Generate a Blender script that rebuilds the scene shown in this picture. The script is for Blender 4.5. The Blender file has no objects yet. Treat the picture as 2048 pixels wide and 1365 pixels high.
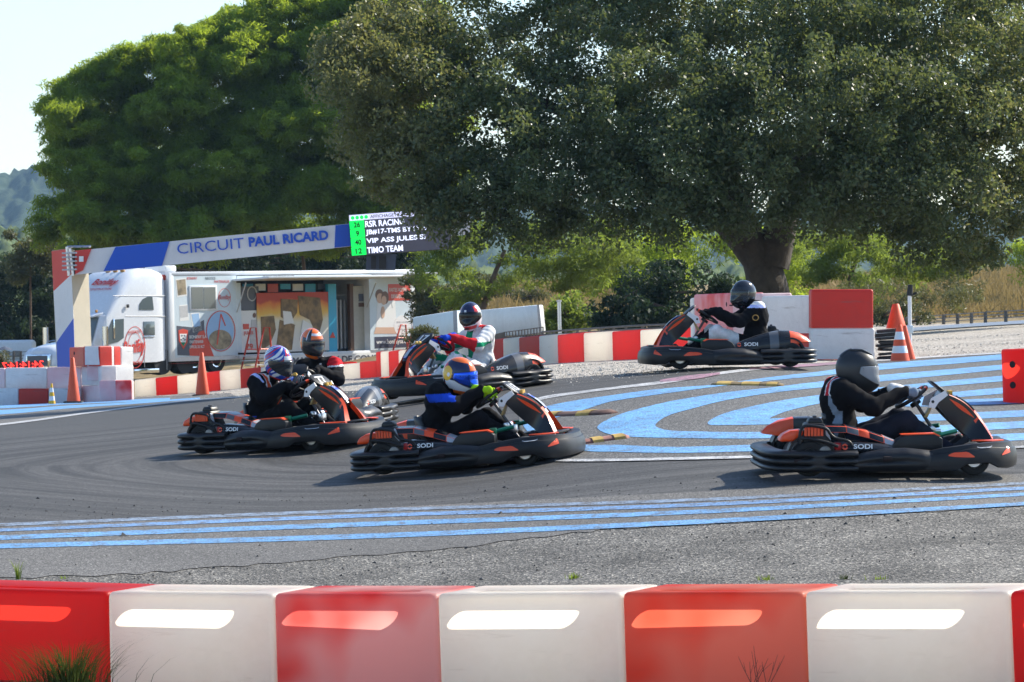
import bpy, bmesh, math, random
import numpy as np
from mathutils import Vector, Matrix, Euler

random.seed(7); RNG = np.random.default_rng(11)
R = math.radians
SC = bpy.context.scene
COL = SC.collection

# ------------------------------------------------------------------ camera
FPX = 8000.0                      # focal length in pixels of a 2048 px wide frame
CAMZ = 2.6
cam_d = bpy.data.cameras.new('camera'); CAM = bpy.data.objects.new('camera', cam_d); COL.objects.link(CAM)
cam_d.sensor_width = 36.0; cam_d.lens = FPX/2048*36; cam_d.clip_start = 0.5; cam_d.clip_end = 9000
CAM_ROT = Matrix.Rotation(R(90-0.59), 3, 'X') @ Matrix.Rotation(R(-1.2), 3, 'Z')
CAM.matrix_world = Matrix.Translation((0, 0, CAMZ)) @ CAM_ROT.to_4x4()
cam_d.dof.use_dof = True; cam_d.dof.focus_distance = 38; cam_d.dof.aperture_fstop = 18.0
SC.camera = CAM
# ------------------------------------------------------------------ sky, sun, exposure
SUN_DIR = Vector((0.66, 0.44, 0.61)).normalized()           # towards the sun: behind the scene, to the right
SUN_EL = math.asin(SUN_DIR.z); SUN_AZ = math.atan2(SUN_DIR.x, SUN_DIR.y)
world = bpy.data.worlds.new('World'); SC.world = world; world.use_nodes = True
wt = world.node_tree; bg = wt.nodes['Background']; sky = wt.nodes.new('ShaderNodeTexSky')
sky.sky_type = 'NISHITA'; sky.sun_disc = False; sky.sun_elevation = SUN_EL; sky.sun_rotation = SUN_AZ
sky.altitude = 400; sky.air_density = 1.0; sky.dust_density = 0.9; sky.ozone_density = 1.5
bg.inputs['Strength'].default_value = 0.13
wb = wt.nodes.new('ShaderNodeMix'); wb.data_type = 'RGBA'; wb.blend_type = 'MULTIPLY'; wb.inputs[0].default_value = 1   # white balance of the whole sky
wb.inputs[7].default_value = (.90, .97, 1.03, 1); wt.links.new(sky.outputs[0], wb.inputs[6]); wt.links.new(wb.outputs[2], bg.inputs[0])
sun_d = bpy.data.lights.new('sun', 'SUN'); SUN = bpy.data.objects.new('sun', sun_d); COL.objects.link(SUN)
sun_d.energy = 4.8; sun_d.angle = R(0.55); sun_d.color = (1.0, 0.93, 0.80)
SUN.rotation_euler = SUN_DIR.to_track_quat('Z', 'Y').to_euler(); SUN.location = (20, 20, 40)
SC.view_settings.view_transform = 'Standard'; SC.view_settings.look = 'None'
SC.view_settings.gamma = 1.0; SC.view_settings.use_curve_mapping = False
SC.view_settings.exposure = 0.80
SC.render.engine = 'CYCLES'
cy = SC.cycles; cy.max_bounces = 8; cy.diffuse_bounces = 3; cy.glossy_bounces = 3; cy.transmission_bounces = 6
cy.transparent_max_bounces = 8; cy.caustics_reflective = False; cy.caustics_refractive = False
cy.sample_clamp_indirect = 6.0; cy.volume_bounces = 0

# ------------------------------------------------------------------ helpers: objects
def tag(o, label=None, cat=None, group=None, kind=None):
    if label: o['label'] = label
    if cat: o['category'] = cat
    if group: o['group'] = group
    if kind: o['kind'] = kind
    return o
def empty(name, loc=(0, 0, 0), rz=0, mat=None):
    o = bpy.data.objects.new(name, None); COL.objects.link(o); o.empty_display_size = 0.2
    if mat is not None: o.matrix_world = mat
    else: o.location = loc; o.rotation_euler = (0, 0, rz)
    return o
def thing(name, label, cat, loc=(0, 0, 0), rz=0, mat=None, group=None):
    return tag(empty(name, loc, rz, mat), label, cat, group)
def copy_tree(o, parent=None):
    c = o.copy(); COL.objects.link(c)
    if parent is not None: c.parent = parent
    for ch in o.children: copy_tree(ch, c)
    return c

class MB:
    """collects shapes; build() links them as one mesh object"""
    def __init__(s): s.v = []; s.f = []; s.m = []
    def add(s, vs, fs, mi=0):
        b = len(s.v); s.v += [tuple(p) for p in vs]; s.f += [tuple(i+b for i in f) for f in fs]
        s.m += [mi]*len(fs) if isinstance(mi, int) else list(mi); return s
    def box(s, x0, x1, y0, y1, z0, z1, mi=0):
        vs = [(x, y, z) for x in (x0, x1) for y in (y0, y1) for z in (z0, z1)]
        return s.add(vs, [(0, 1, 3, 2), (4, 6, 7, 5), (0, 4, 5, 1), (2, 3, 7, 6), (0, 2, 6, 4), (1, 5, 7, 3)], mi)
    def hexa(s, bot, top, mi=0):
        return s.add(list(bot)+list(top), [(3, 2, 1, 0), (4, 5, 6, 7), (0, 1, 5, 4), (1, 2, 6, 5), (2, 3, 7, 6), (3, 0, 4, 7)], mi)
    def rings(s, rings, closed=True, cap=True, mi=0):
        n = len(rings[0]); vs = [p for r in rings for p in r]; fs = []
        for i in range(len(rings)-1):
            for j in range(n if closed else n-1):
                k = (j+1) % n
                fs.append((i*n+j, i*n+k, (i+1)*n+k, (i+1)*n+j))
        m = [mi]*len(fs) if isinstance(mi, int) else [mi(q//(n if closed else n-1), q % (n if closed else n-1)) for q in range(len(fs))]
        if cap and closed:
            fs.append(tuple(range(n-1, -1, -1))); fs.append(tuple(range((len(rings)-1)*n, len(rings)*n)))
            m += [m[0], m[-1]]
        return s.add(vs, fs, m)
    def tube(s, pts, r, n=8, mi=0, cap=True):
        pts = [Vector(p) for p in pts]; rs = r if isinstance(r, (list, tuple)) else [r]*len(pts)
        rings = []; prev = None
        for i, p in enumerate(pts):
            t = (pts[min(i+1, len(pts)-1)]-pts[max(i-1, 0)]).normalized()
            if prev is None:
                a = Vector((0, 0, 1)) if abs(t.z) < .9 else Vector((1, 0, 0)); u = t.cross(a).normalized()
            else: u = (prev - t*prev.dot(t)).normalized()
            prev = u; w = t.cross(u)
            rings.append([p+(u*math.cos(2*math.pi*k/n)+w*math.sin(2*math.pi*k/n))*rs[i] for k in range(n)])
        return s.rings(rings, True, cap, mi)
    def lathe(s, prof, n=24, axis='Z', c=(0, 0, 0), mi=0, cap=True):
        rings = []
        for r, h in prof:
            ring = []
            for k in range(n):
                a = 2*math.pi*k/n; x, y = r*math.cos(a), r*math.sin(a)
                ring.append((c[0]+x, c[1]+y, c[2]+h) if axis == 'Z' else (c[0]+x, c[1]+h, c[2]-y) if axis == 'Y' else (c[0]+h, c[1]+x, c[2]+y))
            rings.append(ring)
        return s.rings(rings, True, cap, mi)
    def prism(s, poly, d0, d1, f, mi=0):
        """poly: 2-D outline; f(a, b, d) -> 3-D point"""
        n = len(poly); vs = [f(a, b, d0) for a, b in poly]+[f(a, b, d1) for a, b in poly]
        fs = [tuple(range(n-1, -1, -1)), tuple(range(n, 2*n))]+[(i, (i+1) % n, n+(i+1) % n, n+i) for i in range(n)]
        return s.add(vs, fs, mi)
    def mesh(s, name, mats, smooth=30, bevel=0, seg=2, weld=False):
        me = bpy.data.meshes.new(name); me.from_pydata(s.v, [], s.f)
        for m in (mats if isinstance(mats, (list, tuple)) else [mats]): me.materials.append(m)
        me.polygons.foreach_set('material_index', s.m)
        bm = bmesh.new(); bm.from_mesh(me)
        if weld: bmesh.ops.remove_doubles(bm, verts=bm.verts, dist=1e-5)
        bmesh.ops.recalc_face_normals(bm, faces=bm.faces)
        if bevel:
            ed = [e for e in bm.edges if len(e.link_faces) == 2 and e.calc_face_angle(0) > R(35)]
            bmesh.ops.bevel(bm, geom=ed, offset=bevel, segments=seg, profile=.5, affect='EDGES', clamp_overlap=True)
        bm.to_mesh(me); bm.free()
        if smooth:
            me.polygons.foreach_set('use_smooth', [True]*len(me.polygons)); me.set_sharp_from_angle(angle=R(smooth))
        me.update(); return me
    def build(s, name, mats, parent=None, smooth=30, bevel=0, seg=2, weld=False):
        o = bpy.data.objects.new(name, s.mesh(name, mats, smooth, bevel, seg, weld)); COL.objects.link(o)
        if parent is not None: o.parent = parent
        return o
def obj(name, me, parent=None):
    o = bpy.data.objects.new(name, me); COL.objects.link(o)
    if parent is not None: o.parent = parent
    return o
def np_mesh(name, V, F, mats, mi=None, smooth=False):
    """V (n,3), F (m,k) arrays"""
    me = bpy.data.meshes.new(name); k = F.shape[1]
    me.vertices.add(len(V)); me.vertices.foreach_set('co', np.ascontiguousarray(V, dtype=np.float32).ravel())
    me.loops.add(F.size); me.loops.foreach_set('vertex_index', np.ascontiguousarray(F, dtype=np.int32).ravel())
    me.polygons.add(len(F)); me.polygons.foreach_set('loop_start', np.arange(0, F.size, k, dtype=np.int32))
    for m in (mats if isinstance(mats, (list, tuple)) else [mats]): me.materials.append(m)
    if mi is not None: me.polygons.foreach_set('material_index', np.ascontiguousarray(mi, dtype=np.int32))
    me.polygons.foreach_set('use_smooth', np.full(len(F), smooth)); me.update(calc_edges=True); me.validate(); return me
_txt = {}
def text_mesh(s, size, mat, bold=0.0, align='CENTER', shear=0.0, sx=1.0):
    cu = bpy.data.curves.new('lettering', 'FONT'); cu.body = s; cu.size = size; cu.align_x = align; cu.align_y = 'CENTER'
    cu.offset = bold; cu.shear = shear; cu.extrude = 0.0015; cu.resolution_u = 3
    o = bpy.data.objects.new('lettering', cu); me = bpy.data.meshes.new_from_object(o)
    bpy.data.objects.remove(o); bpy.data.curves.remove(cu)
    me.materials.clear(); me.materials.append(mat)
    if sx != 1: me.transform(Matrix.Diagonal((sx, 1, 1, 1)))
    return me
def text(s, size, mat, M, parent, name='lettering', **k):
    """M: 4x4, text lies in its local XY plane, facing +Z"""
    me = text_mesh(s, size, mat, **k); me.transform(M); return obj(name, me, parent)
def ftext(s, w, h, mat, M, parent, name='lettering', bold=0., shear=0., align='CENTER'):
    """lettering scaled to w x h metres"""
    me = text_mesh(s, 1.0, mat, bold=bold, shear=shear); c = np.empty(len(me.vertices)*3, dtype=np.float32); me.vertices.foreach_get('co', c); c = c.reshape(-1, 3); lo, hi = c.min(0), c.max(0)
    k = Matrix.Diagonal((w/(hi[0]-lo[0]), h/(hi[1]-lo[1]), 1, 1)) @ Matrix.Translation((-(lo[0] if align == 'LEFT' else (lo[0]+hi[0])/2), -(lo[1]+hi[1])/2, 0))
    me.transform(k); me.transform(M); return obj(name, me, parent)
def frame(o, x, y):
    """4x4 with origin o and axes x (reading direction), y (up)"""
    x = Vector(x).normalized(); y = Vector(y); y = (y-x*y.dot(x)).normalized(); z = x.cross(y)
    M = Matrix((x, y, z)).transposed().to_4x4(); M.translation = Vector(o); return M

# ------------------------------------------------------------------ helpers: materials
def nd(t, kind, **k):
    n = t.nodes.new(kind)
    for a, b in k.items(): setattr(n, a, b)
    return n
def ramp(t, fac, stops):
    r = nd(t, 'ShaderNodeValToRGB'); e = r.color_ramp.elements
    while len(e) > 1: e.remove(e[-1])
    e[0].position, e[0].color = stops[0][0], (*stops[0][1], 1)
    for p, c in stops[1:]: q = e.new(p); q.color = (*c, 1)
    t.links.new(fac, r.inputs[0]); return r.outputs[0]
def mat(name, col, rough=.5, metal=0., spec=.5, var=0., vscale=8., bump=0., bscale=60., transl=0., tcol=None, coat=0., emit=0., dirt=0., alpha=1.):
    m = bpy.data.materials.new(name); m.use_nodes = True; t = m.node_tree; p = t.nodes['Principled BSDF']; L = t.links.new
    p.inputs['Base Color'].default_value = (*col, 1); p.inputs['Roughness'].default_value = rough
    p.inputs['Metallic'].default_value = metal; p.inputs['Specular IOR Level'].default_value = spec
    p.inputs['Coat Weight'].default_value = coat; p.inputs['Coat Roughness'].default_value = .08
    p.inputs['Alpha'].default_value = alpha
    if emit: p.inputs['Emission Color'].default_value = (*col, 1); p.inputs['Emission Strength'].default_value = emit
    tc = nd(t, 'ShaderNodeTexCoord')
    if var or dirt:
        n = nd(t, 'ShaderNodeTexNoise'); n.inputs['Scale'].default_value = vscale; n.inputs['Detail'].default_value = 6; n.inputs['Roughness'].default_value = .65
        L(tc.outputs['Object'], n.inputs['Vector'])
        lo = [c*(1-var) for c in col]; hi = [min(1, c*(1+var)) for c in col]
        c = ramp(t, n.outputs['Fac'], [(.3, lo), (.7, hi)])
        if dirt:
            n2 = nd(t, 'ShaderNodeTexNoise'); n2.inputs['Scale'].default_value = vscale*.45; n2.inputs['Detail'].default_value = 9; n2.inputs['Roughness'].default_value = .72
            L(tc.outputs['Object'], n2.inputs['Vector'])
            mx = nd(t, 'ShaderNodeMix', data_type='RGBA'); L(ramp(t, n2.outputs['Fac'], [(.48, (0, 0, 0)), (.72, (dirt, dirt, dirt))]), mx.inputs[0])
            L(c, mx.inputs[6]); mx.inputs[7].default_value = (.11, .095, .08, 1); c = mx.outputs[2]
        L(c, p.inputs['Base Color'])
        mr = nd(t, 'ShaderNodeMapRange'); mr.inputs[3].default_value = max(0.03, rough-.1); mr.inputs[4].default_value = min(1, rough+.15)
        L(n.outputs['Fac'], mr.inputs[0]); L(mr.outputs[0], p.inputs['Roughness'])
    if bump:
        n = nd(t, 'ShaderNodeTexNoise'); n.inputs['Scale'].default_value = bscale; n.inputs['Detail'].default_value = 5
        L(tc.outputs['Object'], n.inputs['Vector']); b = nd(t, 'ShaderNodeBump'); b.inputs['Strength'].default_value = bump; b.inputs['Distance'].default_value = .02
        L(n.outputs['Fac'], b.inputs['Height']); L(b.outputs[0], p.inputs['Normal'])
    if transl:
        tr = nd(t, 'ShaderNodeBsdfTranslucent'); tr.inputs[0].default_value = (*(tcol or col), 1)
        mx = nd(t, 'ShaderNodeMixShader'); mx.inputs[0].default_value = transl
        L(p.outputs[0], mx.inputs[1]); L(tr.outputs[0], mx.inputs[2]); L(mx.outputs[0], t.nodes['Material Output'].inputs[0])
    return m

# ------------------------------------------------------------------ geometry of the place
CP = Vector((0, 0, CAMZ))
def ray(px, py):
    d = CAM_ROT @ Vector(((px-1024)/FPX, -(py-682.5)/FPX, -1)); return d/d.y
def P(px, py, D): return CP+ray(px, py)*D
# surveyed ground points: (photo x, photo y, distance in metres)
CTRL = [(200, 1378, 23.2), (1024, 1384, 22), (1850, 1392, 20.8), (-300, 1372, 24), (2350, 1400, 20.3),
        (1770, 946, 31.2), (935, 935, 34.6), (572, 900, 38.6), (915, 791, 44.5), (1450, 737, 45), (1690, 720, 53), (2030, 815, 38.6), (1803, 722, 52),
        (615, 864, 41), (1390, 716, 61), (1168, 724, 68), (985, 736, 77), (753, 755, 91), (520, 773, 103), (354, 789, 108), (200, 803, 100), (20, 811, 98),
        (0, 850, 66), (-250, 870, 60), (0, 1040, 31), (-300, 1060, 31), (300, 940, 36.5), (2300, 690, 50), (2048, 905, 33.6), (1980, 650, 86), (2350, 640, 80),
        (1500, 690, 82), (1000, 700, 110), (560, 752, 150), (60, 770, 145), (-300, 800, 140), (1850, 640, 125), (2300, 628, 130), (1150, 668, 130),
        (1950, 545, 260), (2350, 540, 260), (1550, 570, 260), (950, 580, 260), (500, 640, 280), (-200, 690, 280)]
_pts = np.array([tuple(P(*c)) for c in CTRL])
def _uv(X, Y):
    Yc = np.clip(Y, 19, 270); return np.clip(X/np.maximum(Y, 19), -.17, .17)*9, np.log(Yc)*2.2
def _tk(r2): return .5*r2*np.log(r2+1e-12)
_cu, _cv = _uv(_pts[:, 0], _pts[:, 1])
_n = len(_pts); _K = _tk((_cu[:, None]-_cu)**2+(_cv[:, None]-_cv)**2)+np.eye(_n)*.004
_A = np.zeros((_n+3, _n+3)); _A[:_n, :_n] = _K; _A[:_n, _n] = 1; _A[:_n, _n+1] = _cu; _A[:_n, _n+2] = _cv; _A[_n:, :_n] = _A[:_n, _n:].T
_W = np.linalg.solve(_A, np.concatenate([_pts[:, 2], np.zeros(3)]))
def Hn(X, Y):
    X = np.asarray(X, float); Y = np.asarray(Y, float); u, v = _uv(X, Y); sh = u.shape; u = u.ravel(); v = v.ravel()
    z = _tk((u[:, None]-_cu)**2+(v[:, None]-_cv)**2) @ _W[:_n]+_W[_n]+u*_W[_n+1]+v*_W[_n+2]
    return z.reshape(sh)
def H(x, y): return float(Hn(np.array([x]), np.array([y]))[0])
_YS = np.exp(np.linspace(math.log(19.5), math.log(290), 900))
def G(px, py, lo=0, near=None):
    """the ground point seen at a photo pixel"""
    r = ray(px, py); f = CAMZ+r.z*_YS-Hn(r.x*_YS, _YS)
    s = np.where((f[:-1] > 0) & (f[1:] <= 0) & (_YS[:-1] >= lo))[0]
    if len(s) == 0: i = int(np.argmin(np.abs(f))); Y = _YS[i]
    else:
        i = s[0]; a, b = _YS[i], _YS[i+1]
        Y = a+(b-a)*f[i]/(f[i]-f[i+1])
    return Vector((r.x*Y, Y, H(r.x*Y, Y)))
def gnormal(x, y, e=.6):
    return Vector((H(x-e, y)-H(x+e, y), H(x, y-e)-H(x, y+e), 2*e)).normalized()
def on_ground(p, yaw, lift=0.):
    """4x4 standing on the ground at p, facing yaw, up = ground normal"""
    n = (gnormal(p.x, p.y)+Vector((0, 0, .8))).normalized(); f = Vector((math.cos(yaw), math.sin(yaw), 0)); f = (f-n*f.dot(n)).normalized(); l = n.cross(f)
    M = Matrix((f, l, n)).transposed().to_4x4(); M.translation = Vector((p.x, p.y, H(p.x, p.y)+lift)); return M
# ================================================================== ground
def speckle(name, stops, scale, bump, rough=.85, big=None, bigscale=.35, streak=None, spec=.3):
    m = bpy.data.materials.new(name); m.use_nodes = True; t = m.node_tree; p = t.nodes['Principled BSDF']; L = t.links.new
    p.inputs['Roughness'].default_value = rough; p.inputs['Specular IOR Level'].default_value = spec
    tc = nd(t, 'ShaderNodeTexCoord'); v = nd(t, 'ShaderNodeTexVoronoi'); v.inputs['Scale'].default_value = scale
    L(tc.outputs['Object'], v.inputs['Vector'])
    sp = nd(t, 'ShaderNodeSeparateColor'); L(v.outputs['Color'], sp.inputs[0])
    c = ramp(t, sp.outputs[0], stops)
    n = nd(t, 'ShaderNodeTexNoise'); n.inputs['Scale'].default_value = bigscale; n.inputs['Detail'].default_value = 8; n.inputs['Roughness'].default_value = .65
    L(tc.outputs['Object'], n.inputs['Vector'])
    mul = nd(t, 'ShaderNodeMix', data_type='RGBA', blend_type='MULTIPLY'); mul.inputs[0].default_value = 1
    b = big or (.72, 1.25)
    L(c, mul.inputs[6]); L(ramp(t, n.outputs['Fac'], [(.3, (b[0],)*3), (.7, (b[1],)*3)]), mul.inputs[7]); c = mul.outputs[2]
    if streak:                                   # rubber laid down along the racing line, arcs round the hairpin
        cx, cy_, lo, hi = streak
        sx = nd(t, 'ShaderNodeSeparateXYZ'); L(tc.outputs['Object'], sx.inputs[0])
        dx = nd(t, 'ShaderNodeMath', operation='SUBTRACT'); L(sx.outputs[0], dx.inputs[0]); dx.inputs[1].default_value = cx
        dy = nd(t, 'ShaderNodeMath', operation='SUBTRACT'); L(sx.outputs[1], dy.inputs[0]); dy.inputs[1].default_value = cy_
        dxm = nd(t, 'ShaderNodeMath', operation='MINIMUM'); L(dx.outputs[0], dxm.inputs[0]); dxm.inputs[1].default_value = 0
        q = nd(t, 'ShaderNodeCombineXYZ'); L(dxm.outputs[0], q.inputs[0]); L(dy.outputs[0], q.inputs[1])
        ln = nd(t, 'ShaderNodeVectorMath', operation='LENGTH'); L(q.outputs[0], ln.inputs[0])
        at = nd(t, 'ShaderNodeMath', operation='ARCTAN2'); L(dy.outputs[0], at.inputs[0]); L(dx.outputs[0], at.inputs[1])
        w = nd(t, 'ShaderNodeCombineXYZ'); L(ln.outputs['Value'], w.inputs[0]); L(at.outputs[0], w.inputs[1])
        mp = nd(t, 'ShaderNodeMapping'); mp.inputs['Scale'].default_value = (3.2, .55, 1); L(w.outputs[0], mp.inputs[0])
        n2 = nd(t, 'ShaderNodeTexNoise'); n2.inputs['Scale'].default_value = 1.0; n2.inputs['Detail'].default_value = 7; n2.inputs['Roughness'].default_value = .7
        L(mp.outputs[0], n2.inputs['Vector'])
        m2 = nd(t, 'ShaderNodeMix', data_type='RGBA', blend_type='MULTIPLY'); m2.inputs[0].default_value = 1
        L(c, m2.inputs[6]); L(ramp(t, n2.outputs['Fac'], [(.40, (lo,)*3), (.60, (hi,)*3)]), m2.inputs[7]); c = m2.outputs[2]
    L(c, p.inputs['Base Color'])
    bp = nd(t, 'ShaderNodeBump'); bp.inputs['Strength'].default_value = bump; bp.inputs['Distance'].default_value = .6/scale
    L(v.outputs['Distance'], bp.inputs['Height']); L(bp.outputs[0], p.inputs['Normal'])
    return m
M_track = speckle('track_asphalt', [(0, (.028, .027, .026)), (.55, (.066, .064, .062)), (.9, (.09, .087, .084)), (1, (.18, .175, .17))], 140, .24, .74, (.85, 1.12), .2, streak=(0.2, 37.5, .5, 1.2))
M_runoff = speckle('runoff_tarmac', [(0, (.055, .053, .05)), (.5, (.122, .117, .11)), (.88, (.17, .163, .154)), (1, (.38, .365, .35))], 110, .4, .8, (.8, 1.15), .5)
M_coarse = speckle('coarse_asphalt', [(0, (.03, .029, .028)), (.45, (.12, .114, .105)), (.85, (.20, .19, .172)), (1, (.46, .43, .38))], 70, .9, .85, (.5, 1.3), 1.1)
M_island = speckle('island_tarmac', [(0, (.04, .04, .04)), (.5, (.105, .103, .1)), (.88, (.15, .147, .142)), (1, (.36, .35, .34))], 80, .55, .8, (.85, 1.12), .7)

def ground_material():
    m = speckle('ground_soil', [(0, (.20, .17, .14)), (.5, (.40, .36, .31)), (.85, (.52, .48, .43)), (1, (.68, .65, .6))], 30, .9, .9, (.8, 1.15), .6)
    t = m.node_tree; L = t.links.new; p = t.nodes['Principled BSDF']; old = p.inputs['Base Color'].links[0].from_socket
    tc = nd(t, 'ShaderNodeTexCoord'); sx = nd(t, 'ShaderNodeSeparateXYZ'); L(tc.outputs['Object'], sx.inputs[0])
    n = nd(t, 'ShaderNodeTexNoise'); n.inputs['Scale'].default_value = .12; n.inputs['Detail'].default_value = 9; n.inputs['Roughness'].default_value = .7; L(tc.outputs['Object'], n.inputs['Vector'])
    n2 = nd(t, 'ShaderNodeTexNoise'); n2.inputs['Scale'].default_value = 1.6; n2.inputs['Detail'].default_value = 6; L(tc.outputs['Object'], n2.inputs['Vector'])
    dry = ramp(t, n2.outputs['Fac'], [(.3, (.06, .055, .025)), (.5, (.22, .16, .075)), (.68, (.36, .27, .14))])
    ad = nd(t, 'ShaderNodeMath', operation='MULTIPLY_ADD'); L(n.outputs['Fac'], ad.inputs[0]); ad.inputs[1].default_value = 30; L(sx.outputs[1], ad.inputs[2])
    mr = nd(t, 'ShaderNodeMapRange'); mr.inputs[1].default_value = 120; mr.inputs[2].default_value = 130; L(ad.outputs[0], mr.inputs[0])
    mx = nd(t, 'ShaderNodeMix', data_type='RGBA'); L(mr.outputs[0], mx.inputs[0]); L(old, mx.inputs[6]); L(dry, mx.inputs[7])
    L(mx.outputs[2], p.inputs['Base Color']); return m
M_ground = ground_material()

def grid_mesh(name, X, Y, Z, m, smooth=True):
    r, c = X.shape; V = np.stack([X.ravel(), Y.ravel(), Z.ravel()], 1); i = np.arange(r*c).reshape(r, c)
    F = np.stack([i[:-1, :-1], i[:-1, 1:], i[1:, 1:], i[1:, :-1]], -1).reshape(-1, 4)
    return np_mesh(name, V, F, m, smooth=smooth)
_rows = np.concatenate([np.arange(-30, 18, 4), np.arange(18, 62, .35), np.arange(62, 130, 1.0), np.geomspace(130, 4000, 60)])
_cols = np.concatenate([-np.geomspace(3, .19, 14), np.arange(-.18, .1801, .006), np.geomspace(.19, 3, 14)])
_Y, _U = np.meshgrid(_rows, _cols, indexing='ij'); _X = _U*np.maximum(_Y, 19)
_Z = Hn(_X, _Y)
tag(obj('ground', grid_mesh('ground', _X, _Y, _Z, M_ground)), kind='structure')

def resample(e, n):
    e = np.array(e, float); k = np.linspace(0, len(e)-1, n); i = np.minimum(k.astype(int), len(e)-2); f = (k-i)[:, None]
    p0 = e[np.maximum(i-1, 0)]; p1 = e[i]; p2 = e[i+1]; p3 = e[np.minimum(i+2, len(e)-1)]
    return .5*((2*p1)+(-p0+p2)*f+(2*p0-5*p1+4*p2-p3)*f*f+(-p0+3*p1-3*p2+p3)*f**3)
def sheet(name, ea, eb, lift, m, n=60, k=3, parent=None):
    """a sheet on the ground between two surveyed edges"""
    a = np.array([tuple(G(*q)) for q in resample(ea, n)]); b = np.array([tuple(G(*q)) for q in resample(eb, n)])
    f = np.linspace(0, 1, k+1)[None, :]
    X = a[:, 0:1]*(1-f)+b[:, 0:1]*f; Y = a[:, 1:2]*(1-f)+b[:, 1:2]*f
    return tag(obj(name, grid_mesh(name, X, Y, Hn(X, Y)+lift, m), parent), kind='structure' if parent is None else None)
TRK_U = [(-300, 880), (0, 851), (180, 827), (376, 803), (480, 796), (600, 788), (720, 782), (900, 773), (1084, 761), (1265, 747), (1390, 741), (1640, 727), (1790, 715)]
TRK_L = [(-320, 1075), (0, 1058), (180, 1050), (376, 1040), (560, 1031), (760, 1020), (960, 1010), (1160, 1000), (1360, 990), (1560, 980), (1760, 968), (1960, 957), (2300, 936)]
sheet('track', TRK_U, TRK_L, .005, M_track, 110, 70)
sheet('coarse_ground', [(-320, 1130), (300, 1105), (700, 1085), (1100, 1050), (1500, 1020), (2300, 965)], [(-320, 1640), (300, 1640), (700, 1640), (1100, 1640), (1500, 1640), (2300, 1640)], .004, M_coarse, 80, 60)
# run-off tarmac with its broken outer edge
_lo = []
for i in range(90):
    x = -320+i*30; y = np.interp(x, [-320, 0, 300, 640, 900, 1060, 1200, 1400, 2048, 2400], [1200, 1160, 1148, 1122, 1100, 1078, 1062, 1051, 1013, 992])
    _lo.append((x, y+random.uniform(-3, 3)))
sheet('runoff', [(x, np.interp(x, [q[0] for q in TRK_L], [q[1] for q in TRK_L])-2) for x, _ in _lo], _lo, .009, M_runoff, 200, 20)
sheet('runoff', [(-320, 822), (0, 812), (200, 800), (330, 793), (460, 787)], [(-320, 884), (0, 853), (200, 826), (330, 810), (480, 797)], .009, M_runoff, 60, 14)
ISL_U = [(1038, 842), (1040, 826), (1062, 810), (1090, 799), (1150, 790), (1245, 778), (1330, 768), (1490, 744), (1660, 732), (1733, 725), (1900, 714), (2200, 698)]
ISL_L = [(1038, 842), (1040, 862), (1065, 890), (1110, 915), (1165, 925), (1250, 924), (1380, 921), (1480, 919), (1650, 914), (1750, 910), (1900, 904), (2200, 890)]
sheet('island', ISL_U, ISL_L, .009, M_island, 140, 50)

def paint(name, col, wear, lift_var=0):
    m = mat(name, col, .6, var=.24, vscale=.8); t = m.node_tree; L = t.links.new; p = t.nodes['Principled BSDF']
    tc = nd(t, 'ShaderNodeTexCoord'); n = nd(t, 'ShaderNodeTexNoise'); n.inputs['Scale'].default_value = 9; n.inputs['Detail'].default_value = 12; n.inputs['Roughness'].default_value = .85
    L(tc.outputs['Object'], n.inputs['Vector']); old = p.inputs['Base Color'].links[0].from_socket
    mx = nd(t, 'ShaderNodeMix', data_type='RGBA'); L(ramp(t, n.outputs['Fac'], [(wear-.07, (0, 0, 0)), (wear+.07, (1, 1, 1))]), mx.inputs[0])
    L(old, mx.inputs[6]); mx.inputs[7].default_value = (.1, .1, .105, 1); L(mx.outputs[2], p.inputs['Base Color'])
    v = nd(t, 'ShaderNodeTexVoronoi'); v.inputs['Scale'].default_value = 40; L(tc.outputs['Object'], v.inputs['Vector'])
    b = nd(t, 'ShaderNodeBump'); b.inputs['Strength'].default_value = .5; b.inputs['Distance'].default_value = .015; L(v.outputs['Distance'], b.inputs['Height']); L(b.outputs[0], p.inputs['Normal'])
    return m
M_blue = paint('blue_paint', (.13, .35, .66), .55); M_blue_worn = paint('worn_blue_paint', (.14, .29, .55), .53)
M_blue_near = paint('weathered_blue_paint', (.13, .33, .62), .535); M_blue_faint = paint('faint_blue_paint', (.22, .30, .42), .50); M_white_line = paint('white_line_paint', (.55, .55, .55), .53); M_pink = paint('pink_line_paint', (.45, .2, .28), .5)
S1o = [(2200, 694), (2004, 711), (1748, 731), (1644, 745), (1540, 757), (1427, 772), (1316, 781), (1211, 795), (1132, 807), (1071, 822), (1047, 842), (1052, 862), (1085, 885), (1163, 904), (1237, 907), (1343, 909), (1501, 906), (1750, 897), (2030, 884), (2200, 876)]
S1i = [(2200, 705), (2004, 722), (1748, 743), (1644, 754), (1540, 764), (1448, 774), (1343, 788), (1237, 803), (1200, 812), (1169, 822), (1113, 838), (1082, 853), (1110, 878), (1163, 892), (1237, 893), (1343, 897), (1501, 893), (1750, 884), (2030, 870), (2200, 862)]
S2o = [(2200, 714), (2004, 732), (1748, 754), (1629, 767), (1540, 778), (1448, 788), (1343, 805), (1264, 824), (1224, 838), (1195, 856), (1211, 869), (1256, 876), (1343, 879), (1514, 880), (1750, 874), (2030, 860), (2200, 852)]
S2i = [(2200, 724), (2004, 742), (1748, 767), (1629, 779), (1540, 789), (1448, 804), (1385, 820), (1345, 831), (1322, 842), (1311, 853), (1318, 859), (1340, 864), (1395, 866), (1514, 867), (1750, 860), (2030, 846), (2200, 838)]
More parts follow.
